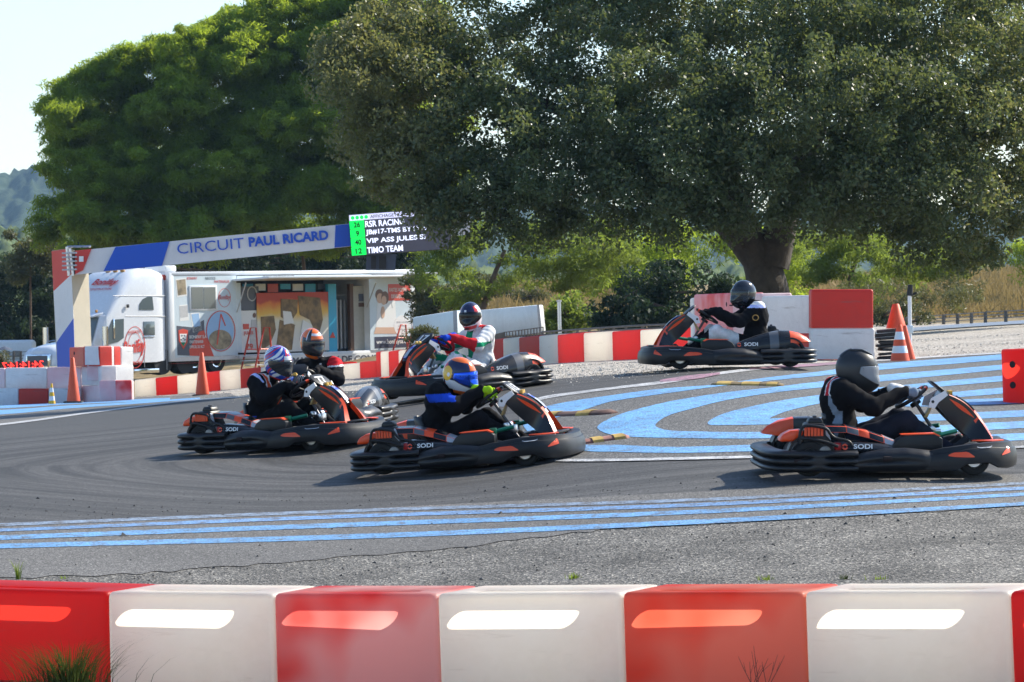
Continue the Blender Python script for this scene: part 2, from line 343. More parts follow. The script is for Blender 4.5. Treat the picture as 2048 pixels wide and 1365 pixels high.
S3o = [(2200, 736), (2004, 754), (1748, 779), (1629, 794), (1540, 808), (1448, 830), (1416, 851), (1470, 853), (1540, 852), (1629, 852), (1750, 850), (2030, 837), (2200, 829)]
S3i = [(2200, 747), (2004, 765), (1748, 789), (1629, 812), (1575, 825), (1546, 836), (1540, 840), (1546, 840), (1565, 839), (1629, 838), (1750, 836), (2030, 824), (2200, 816)]
S4o = [(2200, 760), (2004, 778), (1900, 788), (1830, 799), (1790, 812), (1830, 816), (1930, 813), (2004, 811), (2200, 803)]
S4i = [(2200, 771), (2004, 790), (1920, 797), (1870, 803), (1852, 807), (1870, 807), (1930, 802), (2004, 799), (2200, 791)]
for a, b in ((S1o, S1i), (S2o, S2i), (S3o, S3i), (S4o, S4i)): sheet('painted_stripe', a, b, .0125, M_blue, 180, 6)
def line(name, pts, half, m, lift=.0125, n=100):
    return sheet(name, [(x, y-h) for (x, y), h in zip(pts, half)], [(x, y+h) for (x, y), h in zip(pts, half)], lift, m, n, 2)
FX = (-320, 0, 700, 1400, 2048, 2400)
line('painted_stripe', list(zip(FX, (1110, 1096, 1077, 1047, 1011, 990))), (4.6, 4.6, 5, 4.6, 3.4, 2.8), M_blue_near, n=100)
line('painted_stripe', list(zip(FX, (1093, 1079, 1053, 1027, 992, 972))), (4.4, 4.4, 4.6, 4.2, 3.2, 2.6), M_blue_near, n=100)
line('painted_stripe', list(zip(FX, (1076, 1064, 1036, 1013, 980, 962))), (3, 3, 3.5, 3.5, 3, 2.5), M_blue_worn, n=100)
line('painted_stripe', list(zip(FX, (1064, 1053, 1025, 1003, 970, 952))), (3, 3, 3, 3, 2.5, 2), M_blue_faint, n=100)
line('painted_stripe', [(-320, 828), (0, 815), (130, 808), (260, 803), (340, 799)], (4, 3.5, 2.5, 2.5, 2), M_blue, .0125)
line('painted_stripe', [(-320, 842), (0, 826), (130, 816), (260, 808), (400, 798)], (5, 4.5, 3, 2, 1.5), M_blue, .0125)
line('edge_line', [(1044, 812), (1090, 798), (1150, 789), (1245, 777), (1330, 767), (1490, 743), (1660, 731), (1733, 725), (1900, 714), (2200, 698)], (3, 3, 2.5, 2.5, 3, 2.5, 2, 2, 1.5, 1.5), M_white_line, .0145)
line('edge_line', [(1320, 765.5), (1360, 760.5), (1400, 756), (1440, 750)], (2, 4, 4, 2), M_pink, .017, 30)
line('edge_line', [(1500, 741), (1560, 737), (1640, 732), (1700, 727)], (1.5, 2.5, 2.5, 1.5), M_pink, .017, 30)
line('edge_line', [(1110, 924), (1165, 924), (1250, 923), (1480, 918), (1750, 910), (2048, 897), (2200, 890)], (2, 2.5, 2.5, 2.5, 2.2, 2, 2), M_white_line, .0145)
line('edge_line', [(-320, 882), (0, 851), (180, 827), (376, 803), (480, 796)], (2, 1.8, 1.5, 1.2, 1), M_white_line, .014)
line('painted_stripe', [(1752, 667), (1850, 659), (1980, 650), (2200, 637)], (3, 3.5, 3.5, 4), M_blue_faint, .02)
# loose stones over the gravel and grit on the tarmac
def stones(name, label, pix, n, size, m, spread):
    V = []; F = []; base = np.array([(1, 0, 0), (-.6, .8, 0), (-.5, -.85, 0), (.1, 0, .75), (0, 0, -.5)])
    fc = np.array([(0, 1, 3), (1, 2, 3), (2, 0, 3), (1, 0, 4), (2, 1, 4), (0, 2, 4)])
    ctr = np.array([tuple(G(*q)) for q in pix]); idx = RNG.integers(0, len(pix), n)
    XY = ctr[idx, :2]+RNG.normal(0, 1, (n, 2))*np.array(spread)
    Z = Hn(XY[:, 0], XY[:, 1])+.006; s = size*RNG.lognormal(0, .45, n); a = RNG.uniform(0, 6.28, n)
    c, d = np.cos(a), np.sin(a)
    B = base[None]*s[:, None, None]*RNG.uniform(.7, 1.3, (n, 5, 3)); B = np.stack([B[..., 0]*c[:, None]-B[..., 1]*d[:, None], B[..., 0]*d[:, None]+B[..., 1]*c[:, None], B[..., 2]], -1)
    V = (B+np.concatenate([XY, Z[:, None]], 1)[:, None]).reshape(-1, 3); F = (fc[None]+np.arange(n)[:, None, None]*5).reshape(-1, 3)
    return tag(obj(name, np_mesh(name, V, F, m)), label, 'gravel', kind='stuff')
M_stone = mat('gravel_stone', (.62, .56, .48), .85, var=.25, vscale=2.5); M_grit = mat('tarmac_grit', (.07, .068, .065), .9, var=.5, vscale=3)
stones('gravel', 'pale beige loose gravel between the track and the barriers', [(x, y) for x in range(320, 1400, 45) for y in np.linspace(np.interp(x, [320, 753, 1390], [792, 756, 718]), np.interp(x, [376, 720, 1084, 1390], [800, 780, 758, 738]), 4)] + [(x, y) for x in range(1760, 2200, 40) for y in np.linspace(np.interp(x, [1750, 2200], [716, 696]), np.interp(x, [1750, 2200], [672, 645]), 4)], 16000, .0065, M_stone, (.5, 1.0))
stones('loose_grit', 'dark scattered grit and rubber crumbs on the run-off tarmac', [(x, np.interp(x, FX, (1125, 1100, 1075, 1050, 1020, 1000))+dy) for x in range(-50, 2100, 40) for dy in (-70, -20, 20, 70)], 1500, .006, M_grit, (.5, .6))

# ================================================================== plastic barrier blocks
def plastic(name, col, tcol, transl=.6, fade=None, fscale=1.6):
    m = mat(name, col, .42, spec=.4, var=.07, vscale=5, dirt=.22, transl=transl, tcol=tcol)
    t = m.node_tree; L = t.links.new; p = t.nodes['Principled BSDF']; old = p.inputs['Base Color'].links[0].from_socket   # scuffs left by bumpers
    tc = nd(t, 'ShaderNodeTexCoord'); mp = nd(t, 'ShaderNodeMapping'); mp.inputs['Scale'].default_value = (2.2, 2.2, 17); mp.inputs['Rotation'].default_value = (0, .12, 0); L(tc.outputs['Object'], mp.inputs[0])
    n = nd(t, 'ShaderNodeTexNoise'); n.inputs['Scale'].default_value = 1.0; n.inputs['Detail'].default_value = 7; n.inputs['Roughness'].default_value = .6; L(mp.outputs[0], n.inputs['Vector'])
    mx = nd(t, 'ShaderNodeMix', data_type='RGBA'); L(ramp(t, n.outputs['Fac'], [(.60, (0, 0, 0)), (.74, (.6, .6, .6))]), mx.inputs[0]); L(old, mx.inputs[6]); mx.inputs[7].default_value = (.16, .13, .11, 1); L(mx.outputs[2], p.inputs['Base Color'])
    if fade:                                   # sun-bleached patches
        t = m.node_tree; L = t.links.new; p = t.nodes['Principled BSDF']; old = p.inputs['Base Color'].links[0].from_socket
        tc = nd(t, 'ShaderNodeTexCoord'); n = nd(t, 'ShaderNodeTexNoise'); n.inputs['Scale'].default_value = fscale; n.inputs['Detail'].default_value = 2
        L(tc.outputs['Object'], n.inputs['Vector']); mx = nd(t, 'ShaderNodeMix', data_type='RGBA')
        L(ramp(t, n.outputs['Fac'], [(.36, (0, 0, 0)), (.58, (1, 1, 1))]), mx.inputs[0]); L(old, mx.inputs[6]); mx.inputs[7].default_value = (*fade, 1)
        L(mx.outputs[2], p.inputs['Base Color'])
        for nn in t.nodes:
            if nn.type == 'BSDF_TRANSLUCENT':
                m2 = nd(t, 'ShaderNodeMix', data_type='RGBA'); L(mx.inputs[0].links[0].from_socket, m2.inputs[0]); m2.inputs[6].default_value = (*tcol, 1)
                m2.inputs[7].default_value = (*[min(1, c*1.05) for c in fade], 1); L(m2.outputs[2], nn.inputs[0])
    return m
M_pw = plastic('white_barrier_plastic', (.80, .78, .74), (.98, .92, .82)); M_pr = plastic('red_barrier_plastic', (.62, .028, .022), (.85, .05, .03))
M_po = plastic('faded_orange_barrier_plastic', (.66, .07, .035), (.92, .16, .09), fade=(.80, .30, .20)); M_pp = plastic('bleached_red_barrier_plastic', (.62, .05, .05), (.9, .14, .12), fade=(.80, .50, .46))
M_pk = plastic('pink_barrier_plastic', (.72, .38, .40), (.9, .45, .45), fade=(.78, .58, .58)); M_hole = mat('dark_pin_hole', (.02, .01, .01), .9)
PM = {'w': M_pw, 'r': M_pr, 'o': M_po, 'p': M_pp, 'k': M_pk}
PN = {'w': 'white', 'r': 'red', 'o': 'faded orange red', 'p': 'red and bleached pink', 'k': 'pale pink'}
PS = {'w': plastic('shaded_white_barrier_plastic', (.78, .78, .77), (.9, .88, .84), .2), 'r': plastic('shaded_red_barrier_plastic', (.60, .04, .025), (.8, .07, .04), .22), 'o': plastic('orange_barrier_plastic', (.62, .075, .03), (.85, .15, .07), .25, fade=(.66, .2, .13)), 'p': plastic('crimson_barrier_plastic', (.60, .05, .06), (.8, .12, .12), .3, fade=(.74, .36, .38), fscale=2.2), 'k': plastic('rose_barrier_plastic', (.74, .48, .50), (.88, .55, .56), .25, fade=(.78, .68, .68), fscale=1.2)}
def block_mesh(L_, W, Hh, m, hole=True, N=48, gap=.006, hy=0., hwid=None):
    """hollow thin-walled block, long slot open in its top; local x along, y back, z up; origin at bottom centre"""
    def rr(l, w, r, wob=0.):
        out = []; ph = random.uniform(0, 6)
        for k in range(N):
            q = k//(N//4); f = (k % (N//4))/(N//4-1); a = math.pi/2*(q+f)
            sx = (1, -1, -1, 1)[q]; sy = (1, 1, -1, -1)[q]
            out.append((sx*(l/2-r)+r*math.cos(a), (sy*(w/2-r)+r*math.sin(a))*(1+wob*math.sin(ph+6*(sx*(l/2-r)+r*math.cos(a))/l))+wob*.06*math.sin(ph*2+4*(sx*(l/2-r)+r*math.cos(a))/l)))
        return out
    l = L_-gap; w = W; prof = [(0, .0, .03), (.0, .02, .03), (.0, Hh*.5, .03), (0, Hh-.035, .03), (.004, Hh-.014, .03), (.014, Hh-.003, .03), (.03, Hh, .03)]
    rings = []
    for ins, z, r in prof:
        bul = .006*math.sin(math.pi*z/Hh)
        rings.append([(x, y+(bul if y > 0 else -bul)*(1-abs(2*x/l)**4), z) for x, y in rr(l-2*ins, w-2*ins, r)])
    if hole:
        hl, hw = l*.70, hwid or w*.42
        rings.append([(x, y, Hh) for x, y in rr(l-.10, w-.10, .05)])
        rings.append([(x, y+hy, Hh+.004) for x, y in rr(hl+.03, hw+.03, hw*.5)])
        rings.append([(x, y+hy, Hh-.004) for x, y in rr(hl, hw, hw*.48, .16)])
        rings.append([(x, y+hy, Hh-.03) for x, y in rr(hl+.004, hw+.004, hw*.47)])
    mb = MB(); mb.rings(rings, True, False)
    if not hole: mb.add(rings[-1], [tuple(range(N))])
    return mb.mesh('barrier_block', m, smooth=50)
ORD = ['first', 'second', 'third', 'fourth', 'fifth', 'sixth', 'seventh', 'eighth', 'ninth', 'tenth', 'eleventh', 'twelfth', 'thirteenth', 'fourteenth', 'fifteenth', 'sixteenth', 'seventeenth', 'eighteenth', 'nineteenth', 'twentieth', 'twenty-first', 'twenty-second', 'twenty-third', 'twenty-fourth', 'twenty-fifth', 'twenty-sixth']
def block_between(A, B, Hh, W, m, label, group, hole=True, **kw):
    """block whose front bottom edge runs from A to B (seen left to right), back away from the camera"""
    A = Vector(A); B = Vector(B); d = B-A; L_ = d.length; x = d.normalized(); n = Vector((-x.y, x.x, 0)).normalized(); z = x.cross(n).normalized()
    if z.z < 0: z = -z
    M = Matrix((x, n, z)).transposed().to_4x4(); M.translation = (A+B)/2+n*W/2
    o = obj('barrier_block', block_mesh(L_, W, Hh, m, hole, **kw)); o.matrix_world = M
    return tag(o, label, 'barrier', group)
# the wall in the foreground
fx = [-560, -130, 213, 547, 875, 1245, 1610, 2022, 2440]; fc = 'wrwpwowr'
FGD = lambda x: float(np.interp(x, [-560, 213, 2022, 2440], [24.2, 23.0, 20.9, 20.4]))
ftop = lambda x: float(np.interp(x, [-560, 0, 213, 700, 1245, 2048, 2440], [1168, 1176, 1184, 1189, 1185, 1183, 1178]))
for i, c in enumerate(fc):
    if i == 0: continue
    a, b = fx[i], fx[i+1]
    ta = P(a, ftop(a), FGD(a)); tb = P(b, ftop(b), FGD(b)); hh = .53+random.uniform(-.004, .008)
    pos = {1: 'at the left edge behind the grass tuft', 2: 'beside the red one with the grass tuft', 3: 'third from the left', 4: 'in the middle of the photo', 5: 'right of the middle', 6: 'second from the right edge', 7: 'cut off by the right edge'}[i]
    nm = {1: 'deep red', 3: 'red and bleached pink', 5: 'faded orange red', 7: 'dark crimson'}.get(i, 'creamy white')
    block_between(ta-Vector((0, 0, hh)), tb-Vector((0, 0, hh)), hh, .62, PM[c], f'{nm} block in the foreground wall, {pos}', 'foreground barrier wall', hy=-.168, hwid=.135)
# the row behind the track: bend at photo x 753
RX = [270, 354, 440, 520, 642, 753, 860, 985, 1079, 1168, 1280, 1390]
RB = [798, 789.5, 780, 773, 765, 757, 746, 737, 730, 725, 720.5, 717]; RT = [760, 752, 742, 735, 729, 715, 698, 679, 671.5, 666, 660, 655.5]; RD = [110, 108, 105, 103, 97, 91, 84, 77, 72.5, 68, 64.5, 61]
ri = lambda arr, x: float(np.interp(x, RX, arr))
edges = [270, 312, 355, 399, 440, 481, 522, 562, 602, 642, 683, 720, 753]
cols = ['w', 'r', 'w', 'r', 'w', 'r', 'w', 'r', 'w', 'r', 'w', 'r']
def place_row(edges, cols, tops, where, group):
    k = len(cols)
    for i, c in enumerate(cols):
        a, b = edges[i], edges[i+1]; A = P(a, ri(RB, a), ri(RD, a)); B = P(b, ri(RB, b), ri(RD, b))
        h = (ri(RB, (a+b)/2)-tops((a+b)/2))/FPX*ri(RD, (a+b)/2)
        A.z -= .03; B.z -= .03; kw = dict(hole=False)
        block_between(A, B, h+.03, .40, PM[c], f'{PN[c]} barrier block, {ORD[i]} from left in the row {where}', group, **kw)
place_row(edges, cols, lambda x: ri(RT, x) if x < 700 else ri(RT, x)+6, 'before the semi-trailer', 'barrier row before the semi-trailer')
edges2 = [753, 762, 778, 798, 812, 832, 852, 872, 893, 915, 938, 961, 984, 1007, 1039, 1079, 1116, 1168, 1225, 1281, 1340, 1392]
cols2 = list('owrwrwrwrwrworwrwrwrw'); cols2 = [('r' if (len(edges2)-2-i) % 2 == 0 else 'w') for i in range(len(edges2)-1)]
place_row(edges2, cols2, lambda x: ri(RT, x) if x > 860 else float(np.interp(x, [753, 860], [704, 697])), 'behind the karts', 'barrier row behind the karts')
# left stack by the gantry: (x0, x1, y bottom, y top, distance left, distance right, colour)
LS = [(-70, 37, 812, 777, 98, 98, 'w'), (37, 97, 810, 778, 98, 98, 'r'), (97, 161, 807, 777, 98, 98, 'w'), (161, 201, 804, 772, 98.5, 97, 'k'), (201, 232, 803, 761.5, 96.6, 95.6, 'p'), (232, 269, 802, 761, 95.6, 97, 'k'),
      (-80, 10, 778, 737, 98.3, 98.3, 'k'), (10.5, 94, 777.4, 736, 98.3, 98.3, 'w'), (94, 163, 777, 735, 98.3, 98.3, 'k'), (163, 203, 771.5, 732, 98.3, 97.3, 'w'), (203, 231, 761, 730, 97.4, 98, 'k'), (231, 268, 761, 731, 98, 98.6, 'w'),
      (139, 167, 734, 695, 98.6, 97.8, 'o'), (167, 199.5, 733, 693, 97.7, 97.3, 'r'), (199.5, 229, 730, 692.5, 97.3, 98, 'w'), (229, 242, 730.5, 693, 98, 98.4, 'r'), (242, 267, 731, 694, 98.4, 98.8, 'w')]
names = ['white barrier block at the left edge, bottom tier of the gantry stack', 'long red barrier block left of the small yellow cone, bottom tier', 'white barrier block behind the small yellow striped cone', 'pale pink barrier block right of the tall cone, bottom tier',
         'crimson barrier block with two pin holes, foot of the gantry stack', 'bright pink barrier block at the right foot of the gantry stack', 'pink barrier block at the left edge, middle tier under the red clock', 'long white barrier block right under the red clock display',
         'pinkish barrier block in the middle tier behind the tall cone', 'white barrier block in the middle tier below the red corner block', 'faint pink barrier block in the middle tier right of the white corner', 'white barrier block at the right end of the middle tier',
         'orange red barrier block with pin hole, top tier left end', 'red barrier block on the top tier before the gantry post', 'white barrier block on the top tier right of the red one', 'narrow red barrier block between two white ones on the top tier', 'white barrier block at the right end of the top tier']
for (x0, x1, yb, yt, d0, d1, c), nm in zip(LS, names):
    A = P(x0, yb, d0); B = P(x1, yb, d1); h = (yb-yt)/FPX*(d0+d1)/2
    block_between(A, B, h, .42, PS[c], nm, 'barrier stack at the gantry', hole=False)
# right stack before the oak
RS = [(1383, 1389, 745, 596, 57.5, 56.8, 'w'), (1389, 1465, 668, 588, 56.8, 54.6, 'p'), (1465, 1523, 668, 588, 54.6, 53.6, 'k'), (1523, 1620, 667, 592, 53.6, 52.6, 'w'), (1389, 1500, 742, 668.5, 56.8, 54, 'w'), (1500, 1620, 727, 667.5, 54, 52.6, 'r'), (1622, 1747, 656, 579, 52.2, 52.2, 'r'), (1622, 1750, 719, 656.5, 52.2, 52.2, 'w')]
names = ['narrow white end of a barrier block left of the oak stack', 'red and bleached pink barrier block behind the steering wheel of the far kart', 'pale pink barrier block hidden behind the black helmet of the far kart', 'scuffed white barrier block right of the black helmet of the far kart', 'white barrier block behind the front of the far kart',
         'red barrier block behind the rear wheel of the far kart', 'big red barrier block on top of the stack below the oak trunk', 'big white barrier block at the foot of the stack beside the orange cones']
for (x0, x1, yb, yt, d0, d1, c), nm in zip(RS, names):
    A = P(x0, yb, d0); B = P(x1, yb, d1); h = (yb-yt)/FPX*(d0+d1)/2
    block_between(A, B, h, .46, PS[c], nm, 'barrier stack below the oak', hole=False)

# round pin holes moulded into three of the stacked blocks
for px, py, D, r_, key in ((212, 775, 96.3, .045, 'crimson barrier block with two'), (212, 796, 96.3, .045, 'crimson barrier block with two'), (147, 707, 98.3, .04, 'orange red barrier block with pin hole'), (1455, 609, 54.9, .03, 'behind the steering wheel of the far kart')):
    bl = [o for o in bpy.data.objects if o.name.startswith('barrier_block') and key in o.get('label', '')][0]
    q = bl.matrix_world.inverted() @ P(px, py, D); yf = min(v.co.y for v in bl.data.vertices)
    MB().lathe([(0, -.004), (r_, -.004), (r_*1.15, .002), (r_, .03), (0, .03)], 18, 'Y', (q.x, yf+.001, q.z)).build('pin_hole', M_hole, bl, smooth=40)
# ================================================================== kart
M_black = mat('kart_black_plastic', (.010, .0105, .013), .40, spec=.35, var=.25, vscale=6, dirt=.12)
M_bump = mat('kart_bumper_plastic', (.012, .0125, .015), .36, spec=.4, var=.3, vscale=9, bump=.08, bscale=90, dirt=.18)
M_gloss = mat('kart_gloss_black', (.012, .013, .016), .26, spec=.4, coat=.12)
M_org = mat('kart_orange', (.86, .075, .010), .35, coat=.15, var=.08, vscale=12)
M_grey = mat('kart_grey_decal', (.10, .105, .115), .3, coat=.3); M_lgrey = mat('kart_pale_decal', (.42, .44, .48), .3, coat=.2)
M_whited = mat('decal_white', (.78, .78, .78), .4); M_alu = mat('aluminium', (.6, .6, .62), .28, metal=1., var=.1)
M_rub = mat('tyre_rubber', (.014, .014, .015), .78, var=.3, vscale=20); M_steel = mat('dark_steel', (.10, .10, .11), .35, metal=.8)
M_brass = mat('amber_transponder', (.62, .36, .04), .3, spec=.5); M_green = mat('green_anodised', (.01, .16, .09), .3, metal=.5)
M_blued = mat('decal_blue', (.02, .07, .42), .4); M_redp = mat('red_part', (.55, .02, .02), .4); M_cast = mat('engine_casting', (.22, .21, .2), .45, metal=.7, var=.3, vscale=14)
M_tank = mat('plastic_tank', (.62, .45, .18), .4, transl=.2); M_seatm = mat('seat_plastic', (.014, .014, .016), .42)

def crv(pts, n):
    e = np.array(pts, float); k = np.linspace(0, len(e)-1, n); return resample(e, n)
class Path:
    """plan outline: position and outward normal by parameter 0..1"""
    def __init__(s, pts, n=80):
        s.p = crv(pts, n); d = np.gradient(s.p, axis=0); d /= np.linalg.norm(d, axis=1)[:, None]; s.nn = np.stack([d[:, 1], -d[:, 0]], 1)
        c = s.p.mean(0)
        if ((s.p-c)*s.nn).sum() < 0: s.nn = -s.nn
        s.n = n
    def at(s, i, off, z): return (s.p[i, 0]+s.nn[i, 0]*off, s.p[i, 1]+s.nn[i, 1]*off, z)
def mirror(pts): return pts+[(x, -y) for x, y in reversed(pts[:-1])]

def make_kart():
    root = empty('racing_kart'); O = lambda mb, nm, m, par=root, **k: mb.build(nm, m, par, **k)
    # --- rear bumper: three stacked tubes wrapping the tail, merging at two smooth lumps
    pth = Path(mirror([(.67, .655), (.45, .665), (.2, .65), (.07, .58), (.015, .42), (0, .2), (0, 0)]), 120)
    NZ = 25; rings = []
    for i in range(pth.n):
        x = pth.p[i, 0]; y = abs(pth.p[i, 1]); lump = math.exp(-((x-.36)/.075)**4) if y > .5 else 0
        end = min(1, (0.69-x)/.05); ring = []
        for k in range(NZ):
            t = k/(NZ-1); z = .04+.165*t; q = (t*3) % 1 if t < 1 else 1; lobe = math.sqrt(max(0, 1-(2*q-1)**2))
            fl = (1-(2*t-1)**6)
            n_ = .012+.052*(lobe*(1-lump)+lump*fl*.95)*(.65+.35*end)
            ring.append(pth.at(i, n_, z))
        ring += [pth.at(i, -.07, .205), pth.at(i, -.07, .05)]
        rings.append(ring)
    rb = O(MB().rings(rings), 'rear_bumper', M_bump, smooth=50)
    for s in (1, -1): O(MB().box(.16, .22, s*.70-.012, s*.70+.012, .115, .145), 'slot', M_hole, rb, bevel=.006)
    # --- side bumpers
    for s in (1, -1):
        pp = Path([(.63, s*.645), (.75, s*.665), (.95, s*.69), (1.15, s*.70), (1.3, s*.69)], 40); rings = []
        if pp.nn[20, 1]*s < 0: pp.nn = -pp.nn
        for i in range(40):
            f = i/39; x = pp.p[i, 0]; top = np.interp(x, [.63, .72, .88, 1.05, 1.3], [.165, .19, .222, .228, .20]); bot = .035
            amp = np.interp(f, [0, .1, .4, .8, 1], [.03, .055, .085, .07, .02]); ring = []
            for k in range(18):
                t = k/17; z = bot+(top-bot)*t
                ring.append(pp.at(i, amp*(1-abs(2*t-1)**2.6)-.022*math.exp(-((t-.48)/.09)**2)*math.sin(math.pi*min(1, max(0, (f-.08)/.75))), z))
            ring += [pp.at(i, -.1, top-.01), pp.at(i, -.1, bot)]
            rings.append(ring)
        sb = O(MB().rings(rings), 'side_bumper', M_bump, smooth=50)
        O(MB().box(.86, .93, s*.752-.02, s*.752+.006, .13, .165), 'slot', M_hole, sb, bevel=.008)
        # foot-well fairing above the side bumper, with its orange rim
        ff = lambda a, b, d: (a, s*d, b)
        fw = O(MB().prism([(.93, .20), (1.0, .285), (1.06, .315), (1.30, .322), (1.36, .29), (1.36, .20)], .47, .60, ff), 'footwell_fairing', M_black, bevel=.012)
        O(MB().prism([(1.03, .321), (1.06, .324), (1.30, .331), (1.345, .31), (1.33, .305), (1.29, .322), (1.06, .316)], .475, .595, ff), 'rim', M_org, fw)
    # --- front wing
    wp = Path(mirror([(.96, .67), (1.2, .715), (1.45, .705), (1.66, .64), (1.83, .53), (1.95, .37), (2.0, .18), (2.01, 0)]), 140)
    TOP = lambda x: float(np.interp(x, [.96, 1.1, 1.35, 1.6, 1.8, 1.95, 2.01], [.15, .175, .222, .248, .256, .246, .236]))
    BOT = lambda x: float(np.interp(x, [.96, 1.45, 1.53, 1.72, 1.8, 1.9, 2.01], [.05, .05, .095, .10, .06, .05, .06]))
    def skin(x, t): return .012*math.sin(math.pi*min(1, t*1.15))*float(np.interp(x, [.96, 1.2, 2], [.4, 1, 1.2]))+.022*float(np.interp(x, [.96, 1.3], [1.6, 1.]))-.018*t*t
    rings = []
    for i in range(wp.n):
        x = wp.p[i, 0]; a, b = BOT(x), TOP(x); ring = [wp.at(i, skin(x, t_)+dn, a+(b-a)*t_) for t_, dn in ((0, -.012), (.04, 0), (.2, 0), (.4, 0), (.6, 0), (.74, 0), (.78, .0), (.80, -.011), (.9, -.012), (1, -.014))]
        ring += [wp.at(i, skin(x, 1)-.03, b+.004), wp.at(i, -.12, b-.005), wp.at(i, -.125, b-.05), wp.at(i, -.03, b-.07), wp.at(i, -.02, a+.01)]
        rings.append(ring)
    fwg = O(MB().rings(rings), 'front_wing', M_black, smooth=45)
    xs = wp.p[:, 0]
    def wing_patch(nm, side, outline, m, off=.004):
        """outline: list of (param-x along the wing counted from the side, z low, z high)"""
        rng = range(0, 70) if side > 0 else range(139, 69, -1); rows = []
        arc = {}; s_ = 0; prev = None
        for i in rng:
            if prev is not None: s_ += float(np.linalg.norm(wp.p[i]-wp.p[prev]))
            arc[i] = s_; prev = i
        for i in rng:
            if outline[0][0] <= arc[i] <= outline[-1][0]:
                lo = np.interp(arc[i], [q[0] for q in outline], [q[1] for q in outline]); hi = np.interp(arc[i], [q[0] for q in outline], [q[2] for q in outline])
                x = wp.p[i, 0]; a, b = BOT(x), TOP(x)
                rows.append([wp.at(i, skin(x, (z-a)/(b-a))+off-(.012 if (z-a)/(b-a) > .79 else 0), z) for z in np.linspace(lo, hi, 4)])
        if len(rows) > 1: O(MB().rings(rows, False, False), nm, m, fwg)
    for sd in (1, -1):
        wing_patch('orange_flash', sd, [(.42, .165, .168), (.46, .156, .188), (.58, .150, .194), (.64, .150, .153)], M_org)
        wing_patch('orange_flash', sd, [(.90, .155, .16), (.95, .162, .19), (1.03, .175, .222)], M_org)
        wing_patch('seam', sd, [(.66, .228, .234), (.70, .217, .223), (.80, .219, .225), (.84, .232, .238)], M_lgrey)
    O(MB().prism([(1.70, .22), (1.86, .18), (1.92, .06), (1.92, -.06), (1.86, -.18), (1.70, -.22)], .235, .258, lambda a, b, d: (a, b, d+(.012 if abs(b) < .1 else 0))), 'nose_deck', M_black, bevel=.008)
    for s in (1, -1): O(MB().prism([(1.63, .38), (1.78, .44), (1.90, .32), (1.88, .26)], .252, .262, lambda a, b, d: (a, s*b, d)), 'nose_decal', M_org, bevel=.002)
    # --- chassis
    fl = O(MB().box(.55, 1.75, -.33, .33, .035, .055), 'floor_pan', M_black, bevel=.008)
    mb = MB()
    for s in (1, -1):
        mb.tube([(.12, s*.34, .12), (.6, s*.33, .07), (1.2, s*.34, .07), (1.62, s*.22, .08), (1.85, s*.18, .12)], .016)
        mb.tube([(.72, s*.34, .07), (.74, s*.6, .09)], .012); mb.tube([(1.2, s*.34, .07), (1.22, s*.6, .09)], .012)
    mb.tube([(.30, -.52, .14), (.30, .52, .14)], .02); O(mb, 'frame', M_steel, smooth=60)
    # --- wheels
    for x, y, r, w in ((.30, .52, .14, .19), (.30, -.52, .14, .19), (1.62, .50, .128, .13), (1.62, -.50, .128, .13)):
        h = w/2; wh = O(MB().lathe([(r*.55, -h*.86), (r*.7, -h), (r*.9, -h*.98), (r*.98, -h*.8), (r, -h*.4), (r, h*.4), (r*.98, h*.8), (r*.9, h*.98), (r*.7, h), (r*.55, h*.86), (r*.55, -h*.86)], 28, 'Y', (x, y, r), cap=False), 'tyre', M_rub, smooth=50)
        O(MB().lathe([(r*.2, -h*.7), (r*.5, -h*.72), (r*.56, -h*.9), (r*.57, 0), (r*.56, h*.9), (r*.5, h*.72), (r*.2, h*.7)], 20, 'Y', (x, y, r)), 'rim', M_alu, wh, smooth=40)
    # --- seat
    rings = []
    for x, z, w, lift in ((1.0, .13, .17, .05), (.9, .09, .19, .09), (.75, .075, .195, .12), (.62, .10, .195, .14), (.55, .20, .20, .13), (.51, .32, .19, .10), (.485, .41, .165, .06), (.475, .455, .12, .02)):
        ring = []
        for k in range(15):
            u = (k/7-1); ring.append((x+abs(u)**3*(.10 if z > .15 else .0), u*w, z+abs(u)**3*lift*(1 if z < .2 else .25)))
        rings.append(ring)
    so = O(MB().rings(rings, False, False), 'seat', M_seatm, smooth=60); md = so.modifiers.new('thick', 'SOLIDIFY'); md.thickness = .012
    # --- left pod (smooth, orange tail), right side carries the engine
    def pod(s, x1):
        st = [(1.10, .19, .205, .52, .62), (1.0, .19, .25, .46, .63), (.86, .19, .305, .42, .635), (.7, .195, .355, .40, .635), (.55, .20, .392, .39, .63), (.44, .21, .408, .385, .625), (.425, .21, .409, .385, .624), (.30, .235, .405, .385, .61), (.18, .26, .378, .39, .59), (.09, .27, .335, .40, .56), (.05, .275, .30, .42, .53)]
        rings = []
        for x, zb, zt, yi, yo in st:
            h = zt-zb; sec = [(yi, zb), (yo-.01, zb), (yo, zb+h*.12), (yo-.012, zb+h*.45), (yo-.05, zb+h*.8), (yo-.085, zt-h*.04), (yo-.12, zt), (yi+.05, zt), (yi+.01, zt-h*.06), (yi, zt-h*.3)]
            rings.append([(x, s*y, z) for y, z in sec])
        col = lambda i, j: (3 if i == 5 else 2 if i > 6 else 0 if i != 4 else 1) if j != 6 or i > 6 else 1
        po = O(MB().rings(rings, mi=col), 'side_pod', [M_gloss, M_grey, M_org, M_black], smooth=40)
        return po
    pl = pod(1, 0)
